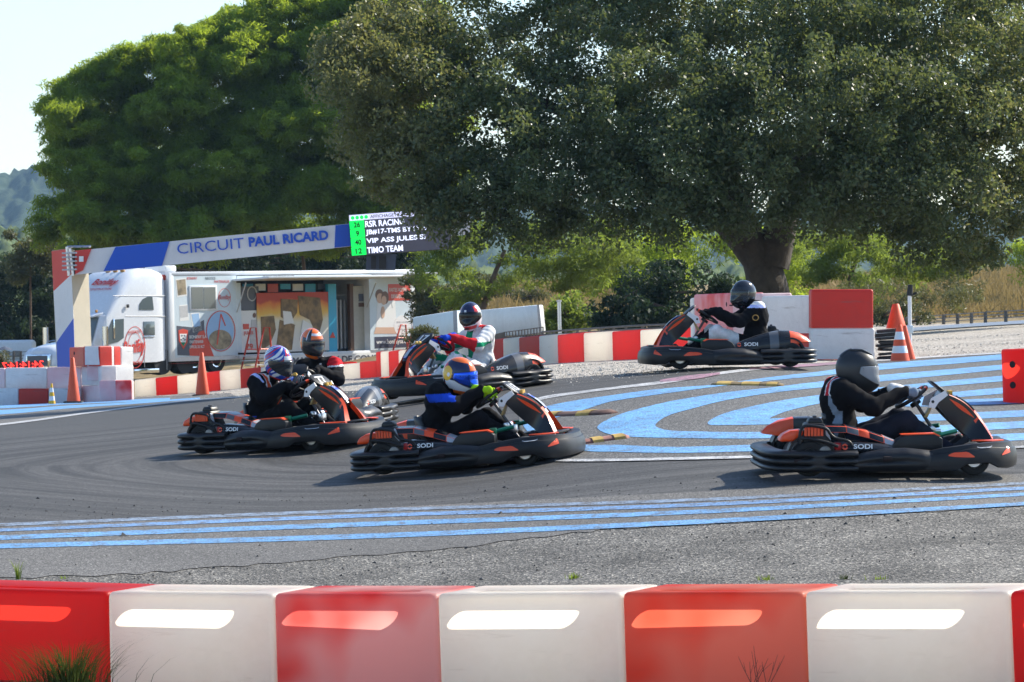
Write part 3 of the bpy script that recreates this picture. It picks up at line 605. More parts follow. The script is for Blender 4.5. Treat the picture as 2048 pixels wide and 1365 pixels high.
    def side_txt(s, x, y, z, lean, par, size=.055):
        up = Vector((0, -s*lean, 1)); rd = Vector((-s, 0, 0))
        text('SODI', size, M_whited, frame((x, y, z), rd, up), par, sx=1.35, bold=.0012)
        lg = MB(); c = Vector((x, y, z))-rd*.145
        for a0, a1 in ((.25, 2.9), (3.4, 6.05)):
            rr_ = []
            for k in range(9):
                a = a0+(a1-a0)*k/8; q = c+rd*.024*math.cos(a)+up.normalized()*.024*math.sin(a); q2 = c+rd*.012*math.cos(a)+up.normalized()*.012*math.sin(a); rr_.append([q, q2])
            lg.rings([[tuple(p) for p in r] for r in rr_], False, False)
        lg.build('logo', M_org, par)
    side_txt(1, .78, .642, .262, .10, pl)
    # wheel arch fender, left rear
    for s in (1, -1):
        rr_ = []
        for k in range(15):
            a = R(-5+k*13); c, d = math.cos(a), math.sin(a)
            rr_.append([(.30+c*q, s*yy, .15+d*q) for q, yy in ((.155, .44), (.175, .44), (.18, .60), (.160, .60))])
        O(MB().rings(rr_), 'wheel_arch', M_black, smooth=50)
    # right-hand side: sloping panel, engine, airbox, guard
    s = -1
    st = [(1.10, .19, .205, .50, .62), (1.0, .19, .235, .45, .63), (.86, .19, .255, .42, .635), (.7, .19, .27, .40, .635), (.55, .195, .28, .40, .63)]
    rings = []
    for x, zb, zt, yi, yo in st:
        sec = [(yi, zb), (yo-.01, zb), (yo, zb+.02), (yo-.02, zt-.02), (yo-.06, zt), (yi+.02, zt), (yi, zt-.03)]
        rings.append([(x, s*y, z) for y, z in sec])
    pr = O(MB().rings(rings), 'side_panel', M_gloss, smooth=40); side_txt(-1, .72, -.633, .232, .25, pr, .05)
    mb = MB()
    for (xa, za, xb, zb, mi) in ((.40, .40, .60, .395, 1), (.60, .395, .70, .37, 2), (.70, .37, .78, .35, 0), (.78, .35, .90, .312, 1), (.90, .312, 1.10, .235, 3)):
        ya, yb = -.38, -.53
        mb.hexa([(xa, ya, za-.03), (xb, ya, zb-.03), (xb, yb-.03, zb-.06), (xa, yb-.03, za-.06)], [(xa, ya, za), (xb, ya, zb), (xb, yb, zb-.012), (xa, yb, za-.012)], mi)
    O(mb, 'shoulder_panel', [M_org, M_gloss, M_grey, M_lgrey], bevel=.004)
    O(MB().prism([(.06, .27), (.08, .32), (.15, .355), (.25, .365), (.25, .30), (.16, .27)], -.40, -.58, lambda a, b, d: (a, d, b)), 'tail_fairing', M_org, bevel=.02, seg=3)
    eng = O(MB().hexa([(.24, -.60, .20), (.50, -.60, .20), (.50, -.36, .20), (.24, -.36, .20)], [(.27, -.57, .41), (.42, -.57, .41), (.42, -.38, .41), (.27, -.38, .41)]), 'engine_cover', M_black, bevel=.015)
    O(MB().hexa([(.29, -.54, .41), (.42, -.54, .41), (.42, -.40, .41), (.29, -.40, .41)], [(.31, -.53, .45), (.40, -.53, .45), (.40, -.41, .45), (.31, -.41, .45)]), 'air_box', M_black, eng, bevel=.012)
    O(MB().box(.34, .37, -.49, -.45, .45, .466), 'cap', M_steel, eng, bevel=.006)
    for k in range(6): O(MB().box(.255+k*.026, .275+k*.026, -.612, -.595, .315, .385), 'grille_slat', M_org, eng)
    O(MB().hexa([(.43, -.585, .32), (.47, -.59, .28), (.47, -.56, .28), (.43, -.56, .32)], [(.425, -.585, .39), (.44, -.59, .38), (.44, -.56, .38), (.425, -.56, .39)]), 'vent', M_lgrey, eng)
    mb = MB()
    mb.tube([tuple(q) for q in resample([(.22, -.63, .26), (.215, -.635, .33), (.24, -.635, .385), (.30, -.635, .395), (.42, -.635, .375), (.46, -.635, .33), (.50, -.635, .30), (.60, -.64, .275), (.63, -.64, .24)], 30)], .012)
    mb.tube([tuple(q) for q in resample([(.20, -.63, .30), (.3, -.64, .295), (.42, -.64, .27), (.52, -.645, .235)], 14)], .012)
    O(mb, 'engine_guard', M_black, smooth=60)
    mb = MB().box(.27, .5, -.58, -.40, .10, .26).lathe([(.05, 0), (.05, .1), (.03, .11)], 14, 'Y', (.42, -.62, .19))
    O(mb, 'engine_block', M_cast, bevel=.01)
    O(MB().box(.50, .62, -.60, -.44, .20, .26), 'muffler', M_redp, bevel=.02)
    # --- steering and controls
    sc = O(MB().tube([(1.50, 0, .14), (1.24, 0, .535)], .014), 'steering_column', M_steel, smooth=60)
    C = Vector((1.205, 0, .58)); w = Vector((-.26, 0, .395)).normalized(); up = w.cross(Vector((0, -1, 0))).normalized()
    mb = MB(); ring = []
    for k in range(33):
        a = 2*math.pi*k/32; ring.append(C+(Vector((0, 1, 0))*math.cos(a)*.155+up*math.sin(a)*.14))
    mb.tube(ring, .0155, 10, cap=False)
    for a in (R(10), R(170), R(270)): mb.tube([C-w*.03, C+Vector((0, 1, 0))*math.cos(a)*.145+up*math.sin(a)*.13], .011, 6)
    mb.lathe([(.0, -.0), (.045, 0), (.045, .03), (0, .03)], 16, 'Z', (0, 0, 0)); n0 = len(mb.v)-64
    mm = frame(C-w*.045, (0, 1, 0), up)
    for i in range(n0, len(mb.v)): mb.v[i] = tuple(mm @ Vector(mb.v[i]))
    swm = O(mb, 'steering_wheel', M_black, smooth=60)
    for a in (R(60), R(120)):
        pc = [C+(Vector((0, 1, 0))*math.cos(q)*.155+up*math.sin(q)*.14) for q in (a-.12, a, a+.12)]; O(MB().tube(pc, .0163, 10), 'rim_mark', M_org, swm, smooth=60)
    mb = MB().tube([(1.52, -.3, .11), (1.52, .3, .11)], .01).tube([(1.46, .04, .16), (1.56, .4, .13)], .009).tube([(1.46, -.04, .16), (1.56, -.4, .13)], .009)
    O(mb, 'tie_rods', M_steel, smooth=60)
    for s in (1, -1):
        O(MB().tube([(1.30, s*.50, .30), (1.50, s*.40, .335)], .018).box(1.30, 1.36, s*.50-.02, s*.50+.02, .285, .34), 'green_strut', M_green, smooth=40)
        O(MB().prism([(0, 0), (.05, .01), (.055, .10), (.03, .15), (0, .13)], -.035, .035, lambda a, b, d: (1.66+a*.4+b*.25, s*.14+d, .10+b)), 'pedal', M_alu, bevel=.006)
    O(MB().box(1.08, 1.34, -.10, .10, .06, .20), 'fuel_tank', M_black, bevel=.03)
    O(MB().lathe([(.0, 0), (.03, 0), (.03, .035), (.0, .035)], 14, 'Z', (1.30, .06, .20)), 'tank_cap', M_brass, smooth=40)
    mb = MB().box(1.36, 1.44, -.05, .05, .26, .33).lathe([(0, 0), (.028, 0), (.028, .06), (0, .06)], 12, 'Y', (1.36, .05, .33)).lathe([(0, 0), (.028, 0), (.028, .06), (0, .06)], 12, 'Y', (1.36, -.11, .33))
    O(mb, 'brake_cylinder', M_alu, bevel=.006); O(MB().hexa([(1.30, -.05, .42), (1.33, -.05, .42), (1.33, .05, .42), (1.30, .05, .42)], [(1.36, -.04, .52), (1.375, -.04, .52), (1.375, .04, .52), (1.36, .04, .52)]), 'brake_reservoir', M_tank, bevel=.006)
    # --- front fairing: sloping spine, orange edges, two legs
    def fp(u, v, d):
        """u 0 (foot) .. 1 (top) along the slope, v across, d out of the slope"""
        bx = 1.83-.40*u+.035*math.sin(math.pi*u); bz = .255+.365*u+.06*math.sin(math.pi*u)
        return (bx+.66*d, v, bz+.75*d)
    us = np.linspace(.30, 1.0, 10); hw = lambda u: float(np.interp(u, [.0, .30, .5, .75, 1.0], [.20, .085, .095, .125, .145]))
    mb = MB()
    mb.rings([[fp(u, hw(u)*q, .02-.05*abs(q)**2) for q in np.linspace(-1, 1, 9)]+[fp(u, hw(u)*q, -.055) for q in (.9, .4, -.4, -.9)] for u in us])
    fr = O(mb, 'front_fairing', M_gloss, smooth=40)
    for s in (1, -1):
        mb = MB().rings([[fp(u, s*(hw(u)*.80), .005), fp(u, s*hw(u)*1.02, -.018), fp(u, s*hw(u)*1.03, -.03), fp(u, s*hw(u)*.80, -.004)] for u in np.linspace(.3, .88, 10)])
        O(mb, 'orange_edge', M_org, fr, smooth=40)
        mb = MB().rings([[fp(u, s*hw(u)*1.112, -.028), fp(u, s*hw(u)*1.116, -.028-.032*math.sin(math.pi*(u-.35)/.5))] for u in np.linspace(.35, .85, 9)], False, False)
        O(mb, 'orange_band', M_org, fr)
        mb = MB().rings([[fp(u, s*(hw(u)*.70), .018), fp(u, s*hw(u)*1.05, .0), fp(u, s*hw(u)*1.08, -.045), fp(u, s*hw(u)*.72, -.03)] for u in np.linspace(-.05, .42, 7)])
        O(mb, 'fairing_leg', M_org, fr, smooth=40)
        mb = MB().rings([[fp(u, s*hw(u)*1.05, .0), fp(u, s*hw(u)*1.08, -.01), fp(u, s*hw(u)*1.10, -.10-.085*math.sin(math.pi*min(1, max(0, u)))), fp(u, s*hw(u)*1.04, -.10-.085*math.sin(math.pi*min(1, max(0, u))))] for u in np.linspace(-.05, .97, 12)])
        O(mb, 'fairing_side', M_gloss, fr, smooth=40)
        O(MB().prism([(1.315, .505), (1.335, .575), (1.45, .635), (1.475, .60), (1.40, .545), (1.37, .50)], s*.156, s*.166, lambda a, b, d: (a, d, b)), 'side_tab', M_whited, fr)
        O(MB().lathe([(0, 0), (.012, 0), (.012, .002), (0, .002)], 14, 'Y', (1.352, s*.168, .55)), 'tab_stud', M_black, fr)
    O(MB().rings([[fp(u, -.036, .0212), fp(u, .036, .0212)] for u in np.linspace(.36, .76, 8)], False, False), 'sticker', M_blued, fr)
    O(MB().rings([[fp(u, -.036, .0225), fp(u, .036, .0225)] for u in np.linspace(.40, .62, 6)], False, False), 'sticker', M_lgrey, fr)
    a, b = Vector(fp(.38, 0, .0235)), Vector(fp(.74, 0, .0235)); text('KARTING', .05, M_whited, frame((a+b)/2+Vector((.66, 0, .75))*.001, b-a, (0, 1, 0)), fr)
    # number plate: flat hexagon at the top
    pc, pu, pn = Vector((1.425, 0, .648)), Vector((-.80, 0, .60)).normalized(), Vector((.60, 0, .80)).normalized()
    hexo = [(-.075, -.085), (-.14, -.02), (-.135, .045), (-.09, .085), (.09, .085), (.135, .045), (.14, -.02), (.075, -.085)]
    plate = O(MB().prism(hexo, -.008, .008, lambda a, b, d: tuple(pc+Vector((0, 1, 0))*a+pu*b+pn*d)), 'number_plate', [M_black], bevel=.004)
    rim = MB().tube([tuple(pc+Vector((0, 1, 0))*a*1.0+pu*b*1.0) for a, b in hexo+hexo[:1]], .007, 6); O(rim, 'plate_rim', M_black, plate, smooth=60)
    tr = MB()
    for q in (-.03, .03): tr.lathe([(0, 0), (.022, 0), (.024, .03), (.0, .034)], 12, 'X', tuple(pc-pu*.085+pn*.012+Vector((0, q, 0))))
    O(tr, 'transponder', M_brass, plate, smooth=40)
    # shift everything so the origin is the middle of the kart
    for o in root.children:
        o.location.x -= 1.0
    root['_plate'] = 0; del root['_plate']
    return root
KART_PLATE = (Vector((.425, 0, .648)), Vector((-.80, 0, .60)).normalized(), Vector((.60, 0, .80)).normalized())
kart0 = make_kart()
# (photo x, photo y of the middle of the kart on the ground, yaw, number, label)
KARTS = [(1772, 946, 4, '', 'nearest black and orange racing kart at the right, driven by the man with grey gloves'),
         (946, 934, -13, '113', 'black and orange racing kart numbered 113 in the middle of the photo'),
         (580, 900, -31, '77', 'black and orange racing kart numbered 77, left of kart 113'),
         (628, 866, -108, '', 'half hidden racing kart behind kart 77, its engine and grey bumper showing'),
         (916, 791, 217, '17', 'racing kart numbered 17 heading left in front of the red and white barrier row'),
         (1450, 737, 186, '', 'farthest racing kart below the oak trunk, seen from its left side')]
KMATS = []
for i, (px, py, yaw, num, lab) in enumerate(KARTS):
    g = G(px, py); M = on_ground(g, R(yaw), .012) @ Matrix.Diagonal((.97 if i == 0 else .94, .91, 1, 1))
    k = kart0 if i == 0 else copy_tree(kart0)
    k.matrix_world = M; tag(k, lab, 'kart', 'racing karts on the track'); KMATS.append(M)
    if num:
        pc, pu, pn = KART_PLATE; pl = [c for c in k.children if c.name.startswith('number_plate')][0]
        ftext(num, .15 if len(num) < 3 else .20, .10, M_whited, frame(pc+pn*.010+Vector((1, 0, 0)), (0, 1, 0), pu), pl, 'plate_number', bold=.02)
# ================================================================== drivers
def surface_nets(F, org, h):
    s = F < 0; nx, ny, nz = F.shape
    acc = np.zeros((nx-1, ny-1, nz-1, 3)); cnt = np.zeros((nx-1, ny-1, nz-1))
    cor = [(a, b, c) for a in (0, 1) for b in (0, 1) for c in (0, 1)]
    sl = lambda o: tuple(slice(o[k], F.shape[k]-1+o[k]) for k in range(3))
    for a in range(8):
        for b in range(a+1, 8):
            d = np.array(cor[b])-np.array(cor[a])
            if np.abs(d).sum() != 1: continue
            fa, fb = F[sl(cor[a])], F[sl(cor[b])]; m = (fa < 0) != (fb < 0)
            t = np.where(m, fa/np.where(m, fa-fb, 1), 0)
            acc += m[..., None]*(np.array(cor[a])+t[..., None]*d); cnt += m
    act = cnt > 0; idx = -np.ones(act.shape, int); idx[act] = np.arange(act.sum())
    ijk = np.argwhere(act); V = (ijk+acc[act]/cnt[act][:, None])*h+np.array(org)
    quads = []
    for ax in range(3):
        o = [0, 0, 0]; o[ax] = 1; u, v = [k for k in range(3) if k != ax]
        a = s[tuple(slice(0, F.shape[k]-o[k]) for k in range(3))]; b = s[tuple(slice(o[k], F.shape[k]) for k in range(3))]
        e = np.argwhere(a != b); e = e[(e[:, u] > 0) & (e[:, v] > 0) & (e[:, u] < F.shape[u]-1) & (e[:, v] < F.shape[v]-1)]
        if len(e) == 0: continue
        def cell(du, dv): c = e.copy(); c[:, u] -= du; c[:, v] -= dv; return idx[c[:, 0], c[:, 1], c[:, 2]]
        q = np.stack([cell(1, 1), cell(0, 1), cell(0, 0), cell(1, 0)], 1)
        flip = a[e[:, 0], e[:, 1], e[:, 2]] ^ (ax == 1); q[~flip] = q[~flip][:, ::-1]
        quads.append(q)
    return V, np.concatenate(quads)
def sd_cone(Pn, a, b, ra, rb):
    a = np.array(a, float); b = np.array(b, float); d = b-a; t = np.clip(((Pn-a) @ d)/max(1e-9, d @ d), 0, 1)
    return np.linalg.norm(Pn-a-t[..., None]*d, axis=-1)-(ra+(rb-ra)*t)
def sd_ell(Pn, c, r):
    q = (Pn-np.array(c))/np.array(r); k = np.linalg.norm(q, axis=-1); return (k-1)*min(r)*1.15
def smin(a, b, k):
    h = np.clip(.5+.5*(b-a)/k, 0, 1); return b+(a-b)*h-k*h*(1-h)
def sdf_mesh(name, prims, lo, hi, h, k, mats, colf, noise=0., nscale=30.):
    """prims: (label, kind, args...); colf(label, point) -> material index"""
    n = [int((hi[i]-lo[i])/h)+2 for i in range(3)]; ax = [lo[i]+np.arange(n[i])*h for i in range(3)]
    Pn = np.stack(np.meshgrid(*ax, indexing='ij'), -1); D = []
    for p in prims: D.append(sd_cone(Pn, *p[2:]) if p[1] == 'c' else sd_ell(Pn, *p[2:]))
    F = D[0]
    for d in D[1:]: F = smin(F, d, k)
    if noise:                                                   # folds of the cloth
        x, y, z = Pn[..., 0], Pn[..., 1], Pn[..., 2]
        F = F+noise*(np.sin(nscale*(x+.6*z)+3*np.sin(11*y))*np.sin(nscale*.6*(z-.4*x+y))+.5*np.sin(nscale*1.7*(x-z+.5*y)))
    V, Q = surface_nets(F, lo, h); C = V[Q].mean(1)
    dd = np.stack([sd_cone(C, *p[2:]) if p[1] == 'c' else sd_ell(C, *p[2:]) for p in prims], 1); lab = dd.argmin(1)
    mi = [colf(prims[l][0], c) for l, c in zip(lab, C)]
    return np_mesh(name, V, Q, mats, mi, smooth=True)
cloth = lambda n, c, r=.92: mat(n, c, r, spec=.12, var=.18, vscale=18, bump=.12, bscale=220)
M_ck = cloth('black_suit_cloth', (.007, .007, .009)); M_cn = cloth('dark_navy_trousers', (.017, .019, .03)); M_cw = cloth('white_suit_cloth', (.72, .72, .72)); M_cg = cloth('green_suit_cloth', (.01, .27, .13))
M_cr = cloth('red_suit_cloth', (.55, .02, .03)); M_cb = cloth('blue_suit_cloth', (.015, .07, .55)); M_co = cloth('orange_suit_cloth', (.75, .10, .03)); M_cgl = cloth('grey_glove_cloth', (.20, .25, .32)); M_cne = cloth('neon_glove_cloth', (.35, .62, .02))
M_clav = cloth('pale_blue_cloth', (.5, .55, .85)); M_skin = mat('skin', (.50, .26, .18), .5, var=.06, transl=.0); M_csh = cloth('shoe', (.03, .03, .034), .6)
SUIT = [M_ck, M_cn, M_cw, M_cg, M_cr, M_cb, M_co, M_cgl, M_cne, M_clav, M_skin, M_csh]
KK, NV, WH, GR, RD_, BL, OR_, GY, NE, LV, SK, SH = range(12)

# helmet surface, unit built round its centre: x forward, z up
def hsurf(az, el, off=0.):
    """az 0 = forward, el -90..90 degrees"""
    ca, sa, ce, se = math.cos(az), math.sin(az), math.cos(el), math.sin(el)
    rx = .148 if ca > 0 else .158; ry = .124; rz = .148 if se > 0 else .165
    p = Vector((rx*ca*ce, ry*sa*ce, rz*se))
    f = max(0, ca)**2                                             # chin bar pushed forward, low at the front
    if se < 0: p.x += .050*f*min(1, -se*1.9)*ce**.4; p.y *= 1-.10*min(1, -se)*f; p.x *= 1-.10*(1-f)*min(1, -se*1.3)
    z0 = -.150 if ca > 0 else -.118
    p.z = max(p.z, z0+.012*(1-f))
    n = Vector((ca*ce/rx, sa*ce/ry, se/rz)).normalized(); return p+n*off
VIS = lambda az, el: abs(az) < R(88) and (-R(25)+R(20)*(abs(az)/R(88))**2) < el < (R(24)-R(13)*(abs(az)/R(88))**2)
def make_helmet(design, mats, visor_mat, trim_mat, parent, aero=False):
    NA, NE_ = 132, 86; V = []; F = []; mi = []
    els = [R(-74+(90+74)*k/NE_) for k in range(NE_+1)]
    for e in els:
        for a in range(NA): V.append(tuple(hsurf(2*math.pi*a/NA-math.pi, e)))
    for i in range(NE_):
        for a in range(NA):
            b = (a+1) % NA; F.append((i*NA+a, i*NA+b, (i+1)*NA+b, (i+1)*NA+a))
            az = 2*math.pi*(a+.5)/NA-math.pi; el = (els[i]+els[i+1])/2; mi.append(design(az, el))
    mb = MB(); mb.add(V, F, mi)
    he = mb.build('helmet', mats, parent, smooth=60)
    # visor: a curved shield standing off the shell
    rows = []
    for a in np.linspace(-R(86), R(86), 40):
        lo = -R(24)+R(19)*(abs(a)/R(88))**2; hi = R(23)-R(13)*(abs(a)/R(88))**2
        rows.append([tuple(hsurf(a, lo+(hi-lo)*k/10, .0065)) for k in range(11)])
    vi = MB().rings(rows, False, False).build('visor', visor_mat, he, smooth=80); md = vi.modifiers.new('thick', 'SOLIDIFY'); md.thickness = .0035; md.offset = 1
    tr = MB().tube([tuple(hsurf(a, -R(26)+R(20)*(abs(a)/R(88))**2, .004)) for a in np.linspace(-R(88), R(88), 30)], .004, 6)
    tr.tube([tuple(hsurf(a, R(25.5)-R(13)*(abs(a)/R(88))**2, .004)) for a in np.linspace(-R(88), R(88), 30)], .003, 6); tr.build('visor_seal', trim_mat, he, smooth=60)
    for s in (1, -1): MB().lathe([(0, 0), (.022, 0), (.020, .008), (0, .009)], 14, 'Y', tuple(hsurf(s*R(84), R(3), .002)-Vector((0, .004 if s > 0 else .005, 0)))).build('visor_pivot', trim_mat, he, smooth=40)
    rim = [hsurf(a, els[0]) for a in np.linspace(-math.pi, math.pi, 49)]
    MB().tube([tuple(p) for p in rim], .011, 6).build('neck_roll', M_ck, he, smooth=60)
    if aero:
        MB().rings([[tuple(hsurf(a, e, .006 if 0 < k < 8 else -.002)) for k, a in enumerate(np.linspace(R(150), R(210), 9))] for e in np.linspace(R(25), R(62), 8)], False, False).build('vent_spoiler', mats[0], he, smooth=60)
        for s in (1, -1): MB().tube([tuple(hsurf(s*R(q), R(70-abs(q-90)*.25), .003)) for q in range(25, 165, 10)], [.002]+[.006]*12+[.002], 6).build('ridge', mats[0], he, smooth=60)
    MB().box(.175, .192, -.03, .03, -.112, -.098).build('chin_vent', M_hole, he, bevel=.004)
    return he
M_hk = mat('helmet_gloss_black', (.012, .014, .018), .12, coat=.6); M_hm = mat('helmet_matt_black', (.02, .021, .024), .42); M_hw = mat('helmet_white', (.75, .76, .78), .2, coat=.5); M_ho = mat('helmet_orange', (.85, .16, .02), .2, coat=.5); M_hb = mat('helmet_blue', (.015, .06, .38), .2, coat=.5)
M_hn = mat('helmet_navy', (.012, .014, .06), .15, coat=.5); M_hr = mat('helmet_red', (.62, .025, .02), .2, coat=.5); M_hy = mat('helmet_yellow', (.85, .48, .02), .25, coat=.4)
M_vd = mat('dark_visor', (.006, .006, .008), .12, spec=.35); M_vb = mat('blue_mirror_visor', (.02, .10, .75), .08, metal=.85)
def visor_clear(name, col, mix):
    m = bpy.data.materials.new(name); m.use_nodes = True; t = m.node_tree; L = t.links.new; p = t.nodes['Principled BSDF']; p.inputs['Base Color'].default_value = (*col, 1); p.inputs['Roughness'].default_value = .06; p.inputs['Coat Weight'].default_value = .6
    tr = nd(t, 'ShaderNodeBsdfTransparent'); tr.inputs[0].default_value = (.75, .75, .78, 1); mx = nd(t, 'ShaderNodeMixShader'); mx.inputs[0].default_value = mix
    L(tr.outputs[0], mx.inputs[1]); L(p.outputs[0], mx.inputs[2]); L(mx.outputs[0], t.nodes['Material Output'].inputs[0]); return m
M_vc = visor_clear('clear_visor', (.6, .65, .7), .35); M_vs = visor_clear('smoked_visor', (.03, .035, .04), .62)

def make_driver(M, label, head, hyaw, hpitch, torso_lean, suit, design, dm, visor, trim, glove, hroll=0., steer=0., neck_skin=False, aero=False, face=True, shoe=SH, hscale=1.0, extras=None):
    root = thing('person', label, 'person', mat=M, group='kart drivers')
    S = lambda x, y, z: (x-1.0, y, z)
    sx, sz = .62+torso_lean, .665
    C = Vector((1.205, 0, .58)); w = Vector((-.26, 0, .395)).normalized(); up = w.cross(Vector((0, -1, 0))).normalized()
    hands = {}
    for s in (1, -1):
        a = R(12)*1+steer*s if s > 0 else R(168)+steer*-s
        a = (R(12)+steer) if s > 0 else (R(168)+steer)
        hands[s] = C+Vector((0, 1, 0))*math.cos(a)*.155+up*math.sin(a)*.14, -Vector((0, 1, 0))*math.sin(a)*.155+up*math.cos(a)*.14
    pr = [('pelvis', 'e', S(.66, 0, .22), (.15, .18, .12)), ('belly', 'e', S(.62+torso_lean*.35, 0, .36), (.15, .185, .155)), ('chest', 'e', S(sx-.01, 0, .56), (.15, .21, .17)),
          ('chest', 'c', S(sx-.02, .13, sz-.01), S(sx-.02, -.13, sz-.01), .085, .085), ('neck', 'c', S(sx+.0, 0, sz), S(head[0]-.02, head[1]*.8, head[2]-.10), .075, .058)]
    for s, n in ((1, 'l'), (-1, 'r')):
        sh = Vector((sx, s*.195, sz-.015)); hp = hands[s][0]; wr = hp+w*.055-Vector((.075, 0, .01)); el = (sh+wr)*.5+Vector((-.02, s*.115, -.125))
        pr += [('upper_'+n, 'c', S(*sh), S(*el), .088, .068), ('fore_'+n, 'c', S(*el), S(*wr), .066, .048)]
        hip = (.70, s*.10, .225); kn = (1.13, s*.19, .405); an = (1.50, s*.15, .165); toe = (1.62, s*.15, .245)
        pr += [('thigh_'+n, 'c', S(*hip), S(*kn), .098, .074), ('shin_'+n, 'c', S(*kn), S(*an), .068, .048), ('foot', 'c', S(1.49, s*.15, .125), S(*toe), .044, .034)]
    body = obj('body', sdf_mesh('body', pr, (-.62, -.46, .03), (.72, .46, .86), .0118, .045, SUIT, lambda l, c: suit(l, Vector(c)+Vector((1, 0, 0))), noise=.0048, nscale=38), root)
    # gloves: palm, thumb and four fingers closed round the rim
    for s in (1, -1):
        hp, tg = hands[s]; tg = tg.normalized(); out = (hp-C).normalized(); wr = hp+w*.055-Vector((.075, 0, .01)); pg = []
        if tg.dot(up) < 0: tg = -tg
        pc = hp+w*.032-Vector((.012, 0, 0))+out*.008
        pg += [('p', 'e', tuple(pc), (.034, .030, .040)), ('p', 'c', tuple(pc), tuple(wr), .032, .036), ('c', 'c', tuple(wr), tuple(wr+(wr-pc).normalized()*.05), .042, .046)]
        for k in range(4):
            b = hp+tg*(-.033+k*.022); rr_ = .027; pts = []
            for q in np.linspace(R(75), R(75)+R((215, 235, 230, 205)[k]), 6): pts.append(b+w*math.sin(q)*rr_+out*math.cos(q)*rr_)
            for i in range(5): pg.append(('f', 'c', tuple(pts[i]), tuple(pts[i+1]), .0108-.0006*i, .0102-.0006*i))
        tb = pc-out*.022+tg*.02
        pg += [('t', 'c', tuple(tb), tuple(hp+tg*.045+w*.022-out*.014), .0135, .012), ('t', 'c', tuple(hp+tg*.045+w*.022-out*.014), tuple(hp+tg*.062-w*.004-out*.022), .012, .0095)]
        allp = np.array([q for p in pg for q in (p[2], p[3]) if p[1] == 'c']); lo = allp.min(0)-.06; hi = allp.max(0)+.06
        me = sdf_mesh('glove', pg, tuple(lo), tuple(hi), .0058, .008, SUIT, lambda l, c: glove(l, c)); me.transform(Matrix.Translation((-1, 0, 0))); obj('glove', me, root)
    he = make_helmet(design, dm, visor, trim, root, aero)
    HM = Matrix.Translation(S(*head)) @ Matrix.Rotation(R(hyaw), 4, 'Z') @ Matrix.Rotation(R(hpitch), 4, 'Y') @ Matrix.Rotation(R(hroll), 4, 'X') @ Matrix.Diagonal((hscale, hscale, hscale, 1))
    he.matrix_local = HM
    if face:                                                      # the face behind the visor
        fm = sdf_mesh('face', [('s', 'e', (.02, 0, -.01), (.098, .078, .118)), ('s', 'c', (.112, 0, .005), (.126, 0, -.035), .010, .016), ('s', 'c', (.10, -.025, -.075), (.10, .025, -.075), .014, .014),
                               ('s', 'c', (.098, -.05, .03), (.098, .05, .03), .014, .014), ('e', 'e', (.112, .034, .012), (.008, .014, .006)), ('e', 'e', (.112, -.034, .012), (.008, .014, .006))], (-.1, -.1, -.15), (.16, .1, .12), .008, .008, [M_skin, M_hk], lambda l, c: 1 if l == 'e' else 0)
        obj('face', fm, he)
    if extras: extras(root, body, he)
    return root
def patch(name, root, pts, m, off=.006):
    """small sewn-on badge given by its corner points"""
    n = (Vector(pts[1])-Vector(pts[0])).cross(Vector(pts[2])-Vector(pts[0])).normalized(); c = sum((Vector(p) for p in pts), Vector())/len(pts)
    mb = MB(); k = len(pts); mb.add([Vector(p)+n*off for p in pts]+[Vector(p)-n*.01 for p in pts], [tuple(range(k)), tuple(range(2*k-1, k-1, -1))]+[(i, i+k, (i+1) % k+k, (i+1) % k) for i in range(k)])
    return mb.build(name, m, root)
# ---- the man with grey gloves
def suit_r(l, c):
    if l == 'neck': return SK if c.z > .735 else KK
    if l in ('thigh_l', 'thigh_r', 'shin_l', 'shin_r', 'pelvis'): return NV
    if l == 'foot': return SH
    d = abs(abs(c.y)-.13-(.66-c.z)*.25)
    if c.x < .60 and .60 < c.z < .80 and d < .045: return WH if d > .030 else RD_
    if l in ('chest', 'belly') and c.x < .62 and abs(abs(c.y)-.17) < .016: return GY
    return KK
gl_g = lambda l, c: WH if l == 'c' else GY
make_driver(KMATS[0], 'person in black sweater, matt black helmet and grey gloves driving the nearest kart', (.765, 0, .795), -4, 12, .0, suit_r, lambda a, e: 0, [M_hm], M_vc, M_hm, gl_g, neck_skin=True, aero=True, hscale=1.12)
# ---- kart 113
def suit_113(l, c):
    if l == 'upper_r' and c.y < -.20: return BL if .575 < c.z < .65 else KK
    return SH if l == 'foot' else KK
def h113(az, el):
    A, E = math.degrees(az), math.degrees(el); s = abs(A)
    if E < -42: return 0                                         # orange skirt
    if (s-118)**2+(E-6)**2*1.1 < 24**2: return 4 if (s-108)**2+(E-2)**2 > 6**2 else 1
    if 126 < s < 152 and 14 < E < 34: return 3
    if E > 52: return 0
    if s < 28 and E > 24: return 0
    if E < -12 and s < 125: return 1 if (s*.35+E) > -38 else 2
    if E < -25: return 0 if s < 150 else 1
    if s > 140: return 0 if E > 30 else 1
    return 2
make_driver(KMATS[1], 'person with blue sleeve, neon green gloves and orange and blue helmet driving kart 113', (.94, 0, .785), -16, 14, .13, suit_113, h113, [M_ho, M_hw, M_hn, M_hr, M_hy], M_vb, M_hk, lambda l, c: NE if l in 'cp' else (KK if l == 't' else NE), steer=R(-18), face=False, hscale=1.08)
